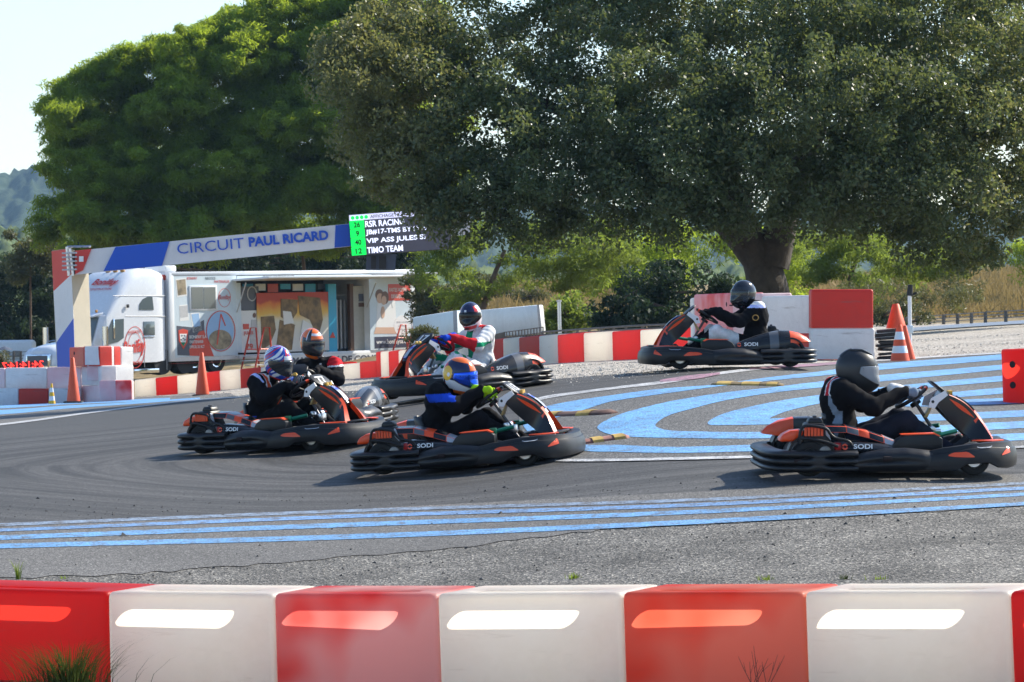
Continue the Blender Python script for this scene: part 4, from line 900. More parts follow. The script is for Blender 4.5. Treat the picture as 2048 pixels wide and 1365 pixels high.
# ---- kart 77
def suit_77(l, c):
    d = abs(abs(c.y)-.11)
    if l in ('chest', 'neck') and c.z > .60 and d < .032 and c.x > .52: return OR_ if d < .018 else WH
    if l.startswith('upper') and c.z > .655 and abs(abs(c.y)-.215) < .025: return LV
    if l in ('belly',) and c.z < .33 and c.z > .30: return BL
    return SH if l == 'foot' else KK
def h77(az, el):
    A, E = math.degrees(az), math.degrees(el); s = abs(A); q = s+E*.9+9*math.sin(E*.06)+6*math.sin(s*.05+1); w = math.sin(q*.085)+.45*math.sin(q*.25+E*.04)
    if s < 24 and E > 22 and E < 40: return 1
    if E < -48 and s < 150: return 3
    if w > .62: return 1
    if w < -.75: return 3
    return 2 if s < 140 or E > 10 else 3
def ex77(root, body, he):
    text('Aron', .034, M_hk, frame(hsurf(0, R(33), .006), (0, 1, 0), hsurf(0, R(45))-hsurf(0, R(28))), he)
make_driver(KMATS[2], 'person in black suit and blue, white and red helmet driving kart 77', (.93, -.02, .84), -14, 22, .13, suit_77, h77, [M_hk, M_hw, M_hb, M_hr], M_vs, M_hk, lambda l, c: WH if l == 'c' and (c[0]*160) % 3 < 1 else KK, steer=R(12), hscale=1.08)
# ---- the driver behind kart 77
def suit_77b(l, c):
    if l.startswith('upper') and c.z > .62 and c.y > 0:
        d = math.hypot(c.x-.62, (c.z-.67)); return RD_ if c.z > .655 else WH if c.z > .64 else KK
    if l == 'chest' and c.x > .6 and abs(c.y-.05) < .02: return WH
    return SH if l == 'foot' else KK
def h77b(az, el):
    A, E = math.degrees(az), math.degrees(el); s = abs(A)
    if s < 44 and E > 20: return 1 if 40 < E < 52 else 2
    if s < 66 and E > 15: return 0
    if E > 66: return 2
    if s < 72 and E > 10: return 1
    if s > 72 and E > 28: return 2
    if 95 < s < 135 and -20 < E < 25: return 2
    return 0 if E > -40 else 2
make_driver(KMATS[3], 'person with red shoulder patch and orange and black helmet behind the driver of kart 77', (.86, 0, .90), 52, 14, .08, suit_77b, h77b, [M_hk, M_hw, M_ho], M_vs, M_hk, lambda l, c: KK, hscale=1.02)
# ---- kart 17
def suit_17(l, c):
    if l.startswith('fore'): return RD_
    if l.startswith('upper'): return RD_ if c.z > .70 and abs(c.y) < .2 else GR if abs(c.z-.535) < .024 else WH
    if l in ('chest', 'belly', 'neck'): return GR if c.y < .03 and c.z < .70 and c.y > -.15 else WH if c.z < .72 or abs(c.y) < .07 else RD_
    if l.startswith('shin') or l.startswith('thigh'):
        if c.x > 1.0 and c.x < 1.2 and math.sin(c.z*60+c.y*40) > -.3: return GR
        return WH
    return SH if l == 'foot' else WH
def h17(az, el):
    A, E = math.degrees(az), math.degrees(el); s = abs(A)
    if E < -50: return 1
    if E < -30 and s < 60: return 3
    if E < -26: return 1
    if E > 48 or s < 48: return 0
    if 48 <= s < 72 and E > 0: return 3
    if 72 <= s < 100: return 1
    return 0 if E > -10 else 1
def ex17(root, body, he):
    pc = hsurf(R(-4), R(27), .008); MB().add([pc+Vector((0, -.012, -.016)), pc+Vector((0, .012, -.016)), pc+Vector((-.012, .012, .016)), pc+Vector((-.012, -.012, .016))], [(0, 1, 2, 3)]).build('sticker', M_hw, he)
    patch('badge', root, [(-.27, .02, .52), (-.27, .12, .52), (-.285, .12, .565), (-.285, .02, .565)], M_cr, .012)
    patch('badge', root, [(-.278, .03, .60), (-.278, .11, .60), (-.29, .11, .63), (-.29, .03, .63)], M_cw, .012)
make_driver(KMATS[4], 'person in white, green and red suit with blue gloves driving kart 17', (.72, 0, .855), 34, 9, .0, suit_17, h17, [M_hn, M_hw, M_hk, M_hr], M_vd, M_hk, lambda l, c: BL, steer=R(10), face=False, extras=ex17, hscale=1.06)
# ---- far kart
def suit_f(l, c):
    if l.startswith('thigh') or l.startswith('shin'): return WH if c.x > .86 and c.x < 1.22 else KK
    if l.startswith('upper') and c.z > .665: return LV if c.z < .70 else WH
    return SH if l == 'foot' else KK
M_pinkb = mat('pink_badge', (.75, .22, .38), .6); M_skyb = mat('sky_badge', (.3, .5, .7), .6); M_goldb = mat('gold_badge', (.45, .25, .06), .6)
def exf(root, body, he):
    patch('badge', root, [(-.245, .005, .60), (-.245, .06, .60), (-.262, .06, .64), (-.262, .005, .64)], M_pinkb, .01)
    patch('badge', root, [(-.225, .01, .525), (-.225, .10, .525), (-.238, .10, .57), (-.238, .01, .57)], M_skyb, .01)
    MB().tube([(-.33+.035*math.cos(a), .318, .555+.03*math.sin(a)) for a in np.linspace(0, 6.283, 20)], .006, 6).build('badge', M_goldb, root)
make_driver(KMATS[5], 'person in black suit with white trousers and glossy black helmet, driving the farthest kart', (.76, 0, .825), 24, 6, .0, suit_f, lambda a, e: 0, [M_hk], M_vs, M_hk, lambda l, c: KK, extras=exf, hscale=1.04)
# ================================================================== semi-trailer and tractor behind the barriers
TA, TB = P(341, 700, 150), P(828, 700, 161); TX = Vector((TB.x-TA.x, TB.y-TA.y, 0)).normalized(); TYv = Vector((-TX.y, TX.x, 0)); TZ0 = P(400, 748, 151).z
TM = Matrix((TX, TYv, Vector((0, 0, 1)))).transposed().to_4x4(); TM.translation = Vector((TA.x, TA.y, TZ0)); TMI = TM.inverted()
def TS(px, py, d=0.):
    """photo pixel -> (along, height) on the trailer's near side, d metres behind it"""
    o = TMI @ CP; r = TMI.to_3x3() @ ray(px, py); k = (d-o.y)/r.y; q = o+r*k; return q.x, q.z
M_tw = mat('trailer_white', (.74, .76, .78), .35, var=.05, vscale=2, dirt=.18); M_tpale = mat('trailer_pale_blue', (.60, .69, .74), .35, var=.06, vscale=1.5, dirt=.1); M_tred = mat('trailer_red', (.62, .06, .03), .4, var=.1)
M_tdark = mat('slate_print', (.08, .09, .12), .45); M_tgreyw = mat('pale_grey', (.5, .5, .5), .5, var=.1); M_glass = mat('window_glass', (.12, .15, .16), .06, spec=.8); M_tblk = mat('black_rubber', (.015, .015, .016), .7)
M_inter = mat('trailer_interior', (.05, .05, .055), .8, var=.4); M_beige = mat('beige_door', (.42, .40, .34), .6, var=.1); M_navy = mat('navy_print', (.035, .04, .075), .45); M_tblue = mat('turquoise_print', (.02, .36, .58), .45); M_wood = mat('brown_frame', (.10, .045, .02), .6)
M_chrome = mat('chrome', (.75, .76, .78), .1, metal=1.); M_cab = mat('cab_white_paint', (.74, .77, .82), .22, coat=.4, var=.03); M_amber = mat('amber_lamp', (.45, .22, .05), .3)
M_skinp = mat('print_skin', (.62, .40, .28), .5); M_hairp = mat('print_hair', (.16, .08, .05), .5); M_paper = mat('print_white', (.78, .78, .76), .5); M_sky = mat('print_sky', (.30, .48, .72), .5); M_earth = mat('print_earth', (.30, .24, .15), .5, var=.6, vscale=3); M_redtxt = mat('print_red', (.65, .05, .04), .5); M_yel = mat('print_yellow', (.75, .5, .05), .5)
def banner_mat():
    m = mat('festival_banner', (.7, .3, .05), .6); t = m.node_tree; L = t.links.new; p = t.nodes['Principled BSDF']
    tc = nd(t, 'ShaderNodeTexCoord'); sx = nd(t, 'ShaderNodeSeparateXYZ'); L(tc.outputs['Generated'], sx.inputs[0])
    n = nd(t, 'ShaderNodeTexNoise'); n.inputs['Scale'].default_value = 1.3; n.inputs['Detail'].default_value = 4; L(tc.outputs['Object'], n.inputs['Vector'])
    ad = nd(t, 'ShaderNodeMath', operation='MULTIPLY_ADD'); L(n.outputs['Fac'], ad.inputs[0]); ad.inputs[1].default_value = .25; L(sx.outputs[2], ad.inputs[2])
    L(ramp(t, ad.outputs[0], [(.35, (.66, .65, .62)), (.62, (.74, .70, .55)), (.78, (.78, .48, .08)), (.95, (.72, .20, .03)), (1.1, (.5, .06, .03))]), p.inputs['Base Color']); return m
M_banner = banner_mat()
M_brown = mat('print_brown_photo', (.22, .14, .06), .6, var=.75, vscale=2.2)

trl = thing('semi_trailer', 'white exhibition semi-trailer with printed side panels, open flap and banners', 'trailer', mat=TM)
def rect(nm, px0, py0, px1, py1, d0, d1, m, par=trl, bev=0.):
    """box on the near side covering the photo rectangle; d negative = proud of the side"""
    (u0, h0), (u1, h1) = TS(px0, py1, d0), TS(px1, py0, d0)
    return MB().box(min(u0, u1), max(u0, u1), min(d0, d1), max(d0, d1), min(h0, h1), max(h0, h1)).build(nm, m, par, bevel=bev)
def poly(nm, pix, d0, d1, m, par=trl):
    pts = [TS(x, y, d0) for x, y in pix]; return MB().prism(pts, d0, d1, lambda a, b, d: (a, d, b)).build(nm, m, par)
def ttext(s, px, py, size_px, m, par, d=-.03, **k):
    u, h = TS(px, py, d); w = k.pop('w', None); hh = size_px*.72/FPX*153
    if w: return ftext(s, TS(px+w/2, py, d)[0]-TS(px-w/2, py, d)[0], hh, m, frame((u, d, h), (1, 0, 0), (0, 0, 1)), par, **k)
    return text(s, size_px/FPX*153/.8, m, frame((u, d, h), (1, 0, 0), (0, 0, 1)), par, **k)
def disc(nm, px, py, rx_px, ry_px, d, m, par, ring=0.):
    c = [(px+rx_px*math.cos(a), py+ry_px*math.sin(a)) for a in np.linspace(0, 2*math.pi, 33)[:-1]]
    if not ring: return poly(nm, c, d, d+.01, m, par)
    i = [(px+(rx_px-ring)*math.cos(a), py+(ry_px-ring)*math.sin(a)) for a in np.linspace(0, 2*math.pi, 33)[:-1]]
    a = [TS(x, y, d) for x, y in c+c[:1]]; b = [TS(x, y, d) for x, y in i+i[:1]]
    return MB().rings([[(u, d, h), (v, d, k)] for (u, h), (v, k) in zip(a, b)], False, False).build(nm, m, par)
uL, hT = TS(343, 546); uR, _ = TS(827, 546); hB = TS(400, 722)[1]; uo0 = TS(474, 600)[0]; uo1 = TS(739, 600)[0]; hF = TS(600, 706)[1]
TW = 2.5
# shell: two closed ends, floor, roof, back wall; open bay in the middle
MB().box(uL, uo0, 0, TW, hB, hT-.12).build('front_body', M_tw, trl, bevel=.02); MB().box(uo1, uR, 0, TW, hB, hT-.12).build('rear_body', M_tw, trl, bevel=.02)
MB().box(uo0, uo1, 0, TW, hB, hF).build('bay_floor', M_tw, trl, bevel=.01); MB().box(uo0, uo1, TW-.08, TW, hF, hT-.12).build('bay_wall', M_inter, trl)
MB().box(uL-.03, uR+.03, -.03, TW+.03, hT-.12, hT+.03).build('roof', M_tw, trl, bevel=.03); rect('roof_band', 474, 549, 739, 561, -.012, .06, M_tpale)
fp_ = rect('front_panel', 347, 551, 472, 716, -.012, 0, M_tpale); rp_ = rect('rear_panel', 741, 552, 825, 701, -.012, 0, M_tpale)
rect('red_sill', 344, 723, 473, 728, -.04, .3, M_tred); rect('red_strip', 356, 711, 472, 715, -.02, -.012, M_tred, fp_)
rect('corner_post', 341, 546, 347, 724, -.025, .1, M_tw, bev=.02); rect('corner_post', 823, 546, 829, 706, -.025, .1, M_tw, bev=.02); rect('reflector', 331, 655, 341, 667, .5, .52, M_tred); rect('reflector', 322, 550, 339, 561, .3, .32, M_tred)
MB().box(uL-.02, uL+.6, .3, 1.4, hT+.03, hT+.28).build('air_conditioner', M_tw, trl, bevel=.06)
# window with frame and two panes
wf = rect('window', 380, 571, 434, 622, -.05, -.012, M_tw, fp_, .01)
rect('pane', 383.5, 574.5, 406.5, 618, -.06, -.05, M_glass, fp_); rect('pane', 408.5, 574.5, 431, 618, -.06, -.05, M_glass, fp_)
# printed pictures on the front panel
for pix, m in (([(351, 559), (372, 556), (375, 592), (354, 595)], M_paper), ([(353, 561), (371, 558.5), (373, 589), (356, 591.5)], M_earth), ([(358, 611), (376, 609), (378, 641), (360, 643)], M_paper), ([(359.5, 613), (375, 611), (376, 634), (361, 636)], M_tgreyw), ([(381, 627), (399, 624), (404, 661), (386, 666)], M_paper), ([(383, 629), (397.5, 627), (401, 652), (388, 655)], M_sky),
               ([(353, 652), (384, 655), (408, 640), (412, 713), (355, 711)], M_tdark), ([(380, 712), (378, 700), (398, 664), (408, 661), (428, 713)], M_tred)):
    poly('print', pix, -.016-.004*(m not in (M_paper, M_tdark)), -.012, m, fp_)
for pix, m in (([(357, 661), (366, 658), (376, 661), (375, 685), (367, 699), (358, 683)], M_tred), ([(359.5, 668), (373.5, 668), (372, 684), (367, 693), (361, 683)], M_paper), ([(362, 685), (371, 685), (367, 693)], M_cg)): poly('crest', pix, -.026 if m is M_tred else -.03 if m is M_paper else -.034, -.02, m, fp_)
for k, (dx, dy) in enumerate(((364, 672), (369, 672), (366.5, 677), (363, 680), (370, 680))): disc('crest_mark', dx, dy, 1.6, 1.6, -.034, M_tdark, fp_)
disc('photo_disc', 440.5, 663, 26.5, 38.5, -.024, M_sky, fp_); disc('photo_disc_ground', 440.5, 680, 23, 20, -.028, M_earth, fp_); disc('photo_ring', 441.5, 662.5, 29.5, 41, -.03, M_redtxt, fp_, 1.6)
poly('crane_print', [(433, 690), (441, 628), (443, 628), (452, 652), (450, 652.5), (442, 634), (435.5, 690)], -.034, -.03, M_tred, fp_)
ttext('BONIFAY S.A', 396, 674, 9, M_paper, fp_, -.032, w=34, bold=.02); ttext('PARTENAIRE', 393, 684, 8, M_paper, fp_, -.032, w=27, bold=.01); ttext('OFFICIEL DU RCT', 394, 694, 8, M_paper, fp_, -.032, w=30, bold=.01)
ttext('Bonifay', 449, 596, 17, M_redtxt, fp_, -.02, w=24, shear=.3, bold=.01); disc('logo_ring', 449, 596, 12.5, 19, -.018, M_redtxt, fp_, 1.0)
ttext('BONIFAY', 384, 557, 7, M_redtxt, fp_, -.02, w=20); ttext('NEGOCE', 421, 557, 7, M_tdark, fp_, -.02, w=20); ttext('MATERIAUX', 444, 563.5, 7, M_redtxt, fp_, -.02, w=30)
# rear panel
rect('print_box', 777, 568, 824, 602, -.022, -.012, M_tred, rp_); ttext('FAITES VOTRE', 796, 580, 11, M_paper, rp_, -.026, w=34, bold=.01); ttext('DEVIS EN LIGNE !', 802, 593, 11, M_paper, rp_, -.026, w=38, bold=.01)
rect('print_box', 750, 672, 826, 697, -.022, -.012, M_navy, rp_); ttext('www.bonifaysa.com', 788, 684.5, 17, M_paper, rp_, -.026, w=70, bold=.015)
for pix, m, d in (([(755, 600), (772, 590), (790, 600), (794, 660), (752, 662)], M_paper, -.018), ([(752, 655), (800, 655), (806, 668), (748, 668)], M_skinp, -.020)): poly('couple_print', pix, d, -.012, m, rp_)
for x, y, rx, ry, m, d in ((759, 590, 8, 11, M_hairp, -.022), (760, 597, 6.5, 10, M_skinp, -.026), (770, 596, 7.5, 13, M_hairp, -.028), (768, 601, 5, 9, M_skinp, -.032), (805, 652, 17, 21, M_paper, -.022), (766, 625, 4, 12, M_skinp, -.03)): disc('couple_print', x, y, rx, ry, d, m, rp_)
poly('cursor_print', [(783, 603), (787, 600), (791, 612), (785, 616)], -.026, -.012, M_paper, rp_)
for k, yy in enumerate((645, 652, 659)): ttext(('SIMPLE & RAPIDE', 'www.bonifay', 'en quelques clics')[k], 805, yy, 4.2, M_tgreyw, rp_, -.024)
ttext('RETROUVEZ NOS PRODUITS EN LIGNE', 558, 553.5, 9, M_tdark, trl, -.03, w=62)
# inside the bay
rect('side_lining', 474, 566, 481, 706, .02, .1, M_tpale); rect('roll_banner', 481, 573, 517, 621, .12, .15, M_tdark); disc('roll_banner_mark', 504, 588, 10, 15, .10, M_tgreyw, trl, 2.2); rect('poster', 482, 621, 519, 706, .10, .14, M_paper)
po = rect('poster_box', 487, 648, 498, 659, .08, .1, M_tred); ttext('JULES', 497, 667, 12, M_redtxt, trl, .07, w=19, bold=.02); disc('poster_face', 509, 631, 3.2, 5, .085, M_hairp, trl); poly('poster_figure', [(503, 640), (514, 640), (517, 700), (500, 700)], .085, .1, M_tgreyw); ttext('79', 499, 694, 17, M_tred, trl, .07, w=14, bold=.02)
bn = rect('banner', 516, 584, 659, 706, .06, .09, M_banner)
for pix in ([(562, 598), (596, 600), (594, 626), (580, 646), (562, 634)], [(596, 592), (640, 596), (646, 640), (636, 676), (620, 640), (600, 630)], [(522, 634), (548, 632), (552, 660), (540, 690), (524, 700)], [(560, 640), (590, 650), (584, 700), (552, 702)]): poly('banner_print', pix, .045, .06, M_brown, bn)
for pix in ([(566, 622), (582, 624), (588, 646), (568, 650)], [(606, 640), (624, 650), (620, 690), (600, 680)]): poly('banner_print', pix, .035, .045, M_paper, bn)
rect('turquoise_column', 659, 568, 672, 706, .05, .2, M_tblue); poly('warning_print', [(660, 676), (666, 664), (671, 676)], .03, .05, M_tred, trl)
rect('door_frame', 702, 568, 706, 704, .25, .4, M_wood); dr = rect('door', 706, 572, 738, 703, .3, .36, M_beige); rect('door_sign', 718, 588, 727, 603, .28, .3, M_tdark, dr); rect('door_sign', 718, 606, 728, 614, .28, .3, M_wood, dr)
for k in range(5): rect('shelf_bar', 672, 590+k*23, 702, 591.2+k*23, .5, .55, M_tgreyw)
for k in range(4): rect('shelf_post', 674+k*8, 600, 675+k*8, 704, .56, .6, M_tgreyw)
for k in range(7): rect('hanging_print', 486+k*25, 568, 506+k*25, 579+(k % 3)*3, .3, .33, (M_tblue, M_paper, M_tred, M_tblue, M_paper, M_tblue, M_tdark)[k])
# raised flap (awning) with gas struts
(ua, ha), (ub, hb) = TS(466, 562, -.05), TS(736, 562, -.05)
MB().hexa([(ua, 0, ha-.02), (ub, 0, ha-.02), (ub, -1.9, ha+.06), (ua, -1.9, ha+.06)], [(ua, 0, ha+.06), (ub, 0, ha+.06), (ub, -1.9, ha+.13), (ua, -1.9, ha+.13)]).build('flap', M_tw, trl, bevel=.01)
(uc, hc), (ud, hd) = TS(745, 551, -.05), TS(829, 548, -.05)
MB().hexa([(uc, 0, hc), (ud, 0, hd), (ud, -1.6, hd-.02), (uc, -1.6, hc-.02)], [(uc, 0, hc+.05), (ud, 0, hd+.05), (ud, -1.6, hd+.03), (uc, -1.6, hc+.03)]).build('flap', M_tgreyw, trl, bevel=.01)
for a, b in (((474, 625), (492, 566)), ((734, 615), (752, 566))):
    (u0, h0), (u1, h1) = TS(*a, -.05), TS(*b, -.6); MB().tube([(u0, -.05, h0), (u1, -.6, h1)], .025).build('gas_strut', M_tgreyw, trl)
# skirt cloth with lettering, stairs with red rails, wheels
sk = rect('skirt_cloth', 545, 706, 752, 734, -.25, -.22, M_paper); ttext('MATERIAUX DE CONSTR', 682, 719, 20, M_tdark, sk, -.27, w=190, bold=.03)
for x0, x1, y0, y1 in ((482, 519, 656, 742), (786, 815, 650, 702)):
    for q in (0, .7):
        (u0, h0), (u1, h1), (u2, h2) = TS(x0, y1, -.3), TS((x0+x1)/2+6, y0, -.3), TS(x1, y1, -.3)
        MB().tube([(u0, -.3-q, h0), (u1-.15, -.3-q, h1), (u1+.15, -.3-q, h1), (u2, -.3-q, h2)], .035, 6).build('stair_rail', M_tred, trl, smooth=60)
        MB().tube([((u0+u1)/2, -.3-q, (h0+h1)/2), ((u2+u1)/2, -.3-q, (h2+h1)/2)], .03, 6).build('stair_rail', M_tred, trl, smooth=60)
for k in range(4):
    (u0, h0), (u1, _) = TS(480, 712+k*9, -.4), TS(522, 712+k*9, -.4); MB().box(u0, u1, -.4-k*.25, -.15-k*.25, h0-.04, h0).build('stair_tread', M_tgreyw, trl)
for x in (389, 433):
    u, h = TS(x, 740, .2)
    for y in (.35, TW-.35):
        w_ = MB().lathe([(.2, -.16), (.48, -.16), (.5, -.1), (.5, .1), (.48, .16), (.2, .16)], 28, 'Y', (u, y, .5)).build('wheel', M_tblk, trl, smooth=40)
        MB().lathe([(.05, -.12), (.28, -.17), (.3, -.1), (.3, .1), (.05, .1)], 20, 'Y', (u, y, .5)).build('hub', M_chrome, w_, smooth=40)
MB().box(uL+.4, uR-.3, .5, TW-.5, .75, hB).build('chassis', M_tblk, trl)
for u in (uo1+.6,): MB().box(u, u+.12, .4, .55, 0, hB).build('landing_leg', M_tgreyw, trl)

# ---- tractor unit
trc = thing('semi_truck', 'white long-nosed sleeper cab truck coupled to the exhibition trailer', 'truck', mat=TM)
W0 = .05; CWD = 2.4
def cab_ring(x, zb, zt, inset, rnd):
    y0, y1 = W0+inset, W0+CWD-inset; pts = []
    for (cy, cz, a0) in ((y1-rnd, zt-rnd, 0), (y0+rnd, zt-rnd, 90)):
        for k in range(6): a = R(a0+k*18); pts.append((x, cy+rnd*math.cos(a), cz+rnd*math.sin(a)))
    pts += [(x, y0, zb+(zt-zb)*q) for q in (.66, .33)]+[(x, y0, zb), (x, y1, zb)]+[(x, y1, zb+(zt-zb)*q) for q in (.33, .66)]
    return pts
HR = TS(300, 536)[1]
MB().rings([cab_ring(-.15, .65, HR-.35, .06, .25), cab_ring(-.25, .55, HR-.16, .02, .3), cab_ring(-.7, .5, HR-.02, 0, .34), cab_ring(-1.4, .5, HR, 0, .36), cab_ring(-2.0, .5, HR-.18, 0, .40), cab_ring(-2.6, .5, HR-.75, .0, .42), cab_ring(-3.15, .5, HR-1.45, .0, .30), cab_ring(-3.3, .5, HR-1.70, 0.02, .18)]).build('cab', M_cab, trc, smooth=50)
# windscreen block and hood
zs = HR-1.72
MB().rings([[(-3.28, W0+.06, zs), (-3.28, W0+CWD-.06, zs), (-3.28, W0+CWD-.02, .9), (-3.28, W0+.02, .9)], [(-3.45, W0+.18, zs-.02), (-3.45, W0+CWD-.18, zs-.02), (-3.85, W0+CWD-.20, 1.22), (-3.85, W0+.20, 1.22)]]).build('windscreen_frame', M_cab, trc, bevel=.02)
yc = W0+CWD/2
MB().rings([[(-3.46, yc+q*(CWD/2-.32)-.0, zs-.08) if False else (-3.49-.10*(1-q*q), yc+q*(CWD/2-.22), zs-.08), (-3.89-.10*(1-q*q), yc+q*(CWD/2-.24), 1.27)] for q in np.linspace(-1, 1, 9)], False, False).build('windscreen', M_glass, trc, smooth=60)
MB().hexa([(-3.3, W0+.15, zs-.02), (-3.3, W0+CWD-.15, zs-.02), (-3.72, W0+CWD-.3, zs-.08), (-3.72, W0+.3, zs-.08)], [(-3.3, W0+.15, zs+.1), (-3.3, W0+CWD-.15, zs+.1), (-3.70, W0+CWD-.3, zs-.02), (-3.70, W0+.3, zs-.02)]).build('sun_visor', M_cab, trc, bevel=.02)
def hood_ring(x, zt, hwid, zb):
    return [(x, yc+hwid*c, zt-.30*abs(c)**3.0) for c in np.linspace(-1, 1, 13)]+[(x, yc+hwid, zb), (x, yc-hwid, zb)]
MB().rings([hood_ring(-3.3, 1.42, 1.12, .5), hood_ring(-3.9, 1.40, 1.08, .5), hood_ring(-4.7, 1.33, 1.0, .45), hood_ring(-5.3, 1.22, .88, .4), hood_ring(-5.55, 1.10, .76, .4), hood_ring(-5.62, .95, .70, .45)]).build('hood', M_cab, trc, smooth=50)
for s in (-1, 1):
    rr_ = [[(-4.75+q*math.cos(a), yc+s*yy, .55+q*math.sin(a)) for q, yy in ((.54, .80), (.58, .80), (.60, 1.16), (.55, 1.18))] for a in np.linspace(R(-10), R(195), 15)]
    MB().rings(rr_).build('fender', M_cab, trc, smooth=50)
    w_ = MB().lathe([(.2, -.16), (.48, -.16), (.5, -.1), (.5, .1), (.48, .16), (.2, .16)], 28, 'Y', (-4.75, yc+s*.98, .5)).build('wheel', M_tblk, trc, smooth=40)
    MB().lathe([(.05, -.12), (.28, -.17), (.3, 0), (.28, .17), (.05, .12)], 20, 'Y', (-4.75, yc+s*.98, .5)).build('hub', M_chrome, w_, smooth=40)
    MB().rings([[(-5.2+.05*k, yc+s*(.62+.28*f), 0.95+.12*math.sin(math.pi*f)*(1 if k else -1)) for k in (0, 1)] for f in np.linspace(0, 1, 8)], False, False).build('headlight', M_chrome, trc)
    mz = MB().rings([[(-3.75+.10*math.cos(a), yc+s*1.55+.03*math.sin(a)*0+.12*math.sin(a), z_) for a in np.linspace(0, 6.283, 13)[:-1]] for z_ in (1.18, 1.24, 1.82, 1.88)]).build('mirror', M_chrome, trc, smooth=40)
    MB().tube([(-3.5, yc+s*1.15, 1.4), (-3.75, yc+s*1.5, 1.35)], .03, 6).build('mirror_arm', M_chrome, trc)
MB().box(-5.72, -5.60, yc-.62, yc+.62, .42, .92).build('grille', M_chrome, trc, bevel=.05); MB().box(-5.735, -5.71, yc-.52, yc+.52, .48, .86).build('grille_mesh', M_tdark, trc)
MB().rings([[(-5.75+.25*abs(q)**2.5, yc+q*1.2, z_) for q in np.linspace(-1, 1, 11)]+[(-5.55+.25*abs(q)**2.5, yc+q*1.15, z_) for q in np.linspace(1, -1, 11)] for z_ in (.20, .26, .44, .48)]).build('bumper', M_chrome, trc, smooth=40)
def crect(nm, px0, py0, px1, py1, m, d=-.0, par=trc):
    d0 = W0+d; (u0, h0), (u1, h1) = TS(px0, py1, d0), TS(px1, py0, d0); return MB().box(u0, u1, d0-.02, d0+.03, h0, h1).build(nm, m, par, bevel=.015)
def cpoly(nm, pix, m, d=-.0, th=.02):
    d0 = W0+d; return MB().prism([TS(x, y, d0) for x, y in pix], d0-th, d0+.02, lambda a, b, c: (a, c, b)).build(nm, m, trc)
cpoly('sleeper_window', [(278, 620), (279, 608), (285, 599), (294, 594), (304, 594), (307, 620)], M_glass); sq = crect('sleeper_window', 287, 643, 309, 671, M_glass); crect('window_sill', 287, 672, 309, 675, M_chrome, -.01)
cpoly('door_window', [(212, 690), (216, 662), (224, 640), (247, 638), (247, 676), (236, 684)], M_glass); crect('window_bar', 227, 638, 229, 678, M_chrome, -.02)
for pix in ([(226, 592), (332, 592)], [(250, 633), (333, 633)], [(289, 700), (289, 735)], [(332, 560), (334, 740)]):
    d0 = W0-.003; a, b = TS(*pix[0], d0), TS(*pix[1], d0); MB().tube([(a[0], d0, a[1]), (b[0], d0, b[1])], .012, 5).build('panel_seam', M_tgreyw, trc)
def ring_(px, py, rx, ry, th, m, d):
    d0 = W0+d; o = []
    for a in np.linspace(0, 2*math.pi, 41):
        u, h = TS(px+rx*math.cos(a), py+ry*math.sin(a), d0); v, k = TS(px+(rx-th)*math.cos(a), py+(ry-th)*math.sin(a), d0); o.append([(u, d0, h), (v, d0, k)])
    MB().rings(o, False, False).build('logo_ring', m, trc)
ring_(270, 695, 21, 42, 1.3, M_redtxt, -.012); ring_(270, 695, 14, 30, .9, M_redtxt, -.012)
def ctext(s, px, py, sp, m, d=-.02, **k):
    d0 = W0+d; u, h = TS(px, py, d0); w = k.pop('w'); ftext(s, TS(px+w/2, py, d0)[0]-TS(px-w/2, py, d0)[0], sp/FPX*150, m, frame((u, d0, h), (1, 0, .10), (0, 0, 1)), trc, **k)
ctext('Bonifay', 269, 697, 34, M_redtxt, shear=.35, bold=.03, w=46); ctext('MATERIAUX DE', 270, 664, 6, M_redtxt, w=26); ctext('CONSTRUCTION', 270, 727, 6, M_redtxt, w=28)
cz = HR-.50; Mr = frame((-2.42, yc-.25, HR-.50), (0, -1, 0), (.6, 0, .6)); text('Bonifay', .42, M_redtxt, Mr, trc, shear=.35, bold=.012); text('CONSTRUCTION', .15, M_redtxt, frame((-2.66, yc-.25, HR-.76), (0, -1, 0), (.6, 0, .75)), trc)
crect('step_skirt', 268, 737, 318, 748, M_chrome, -.03); crect('marker_lamp', 191, 620, 195, 626, M_amber, -.02); crect('marker_lamp', 254, 609, 258, 616, M_tblk, -.06)
for k in range(3): MB().lathe([(.09, 0), (.1, .05), (.06, .10), (0, .11)], 10, 'Z', (-1.85+.0*k, W0+.55+k*.38, HR-.13)).build('roof_lamp', M_amber, trc, smooth=40)
MB().lathe([(.09, 0), (.1, .05), (.06, .1), (0, .11)], 10, 'Z', (-1.1, W0+.4, HR-.03)).build('roof_lamp', M_wood, trc, smooth=40)
MB().box(-3.2, .9, yc-.45, yc+.45, .55, .85).build('chassis', M_tblk, trc)
for s in (-1, 1):
    for x in (-.3, .9): MB().lathe([(.2, -.25), (.48, -.25), (.5, -.1), (.5, .1), (.48, .25), (.2, .25)], 24, 'Y', (x, yc+s*.9, .5)).build('wheel', M_tblk, trc, smooth=40)

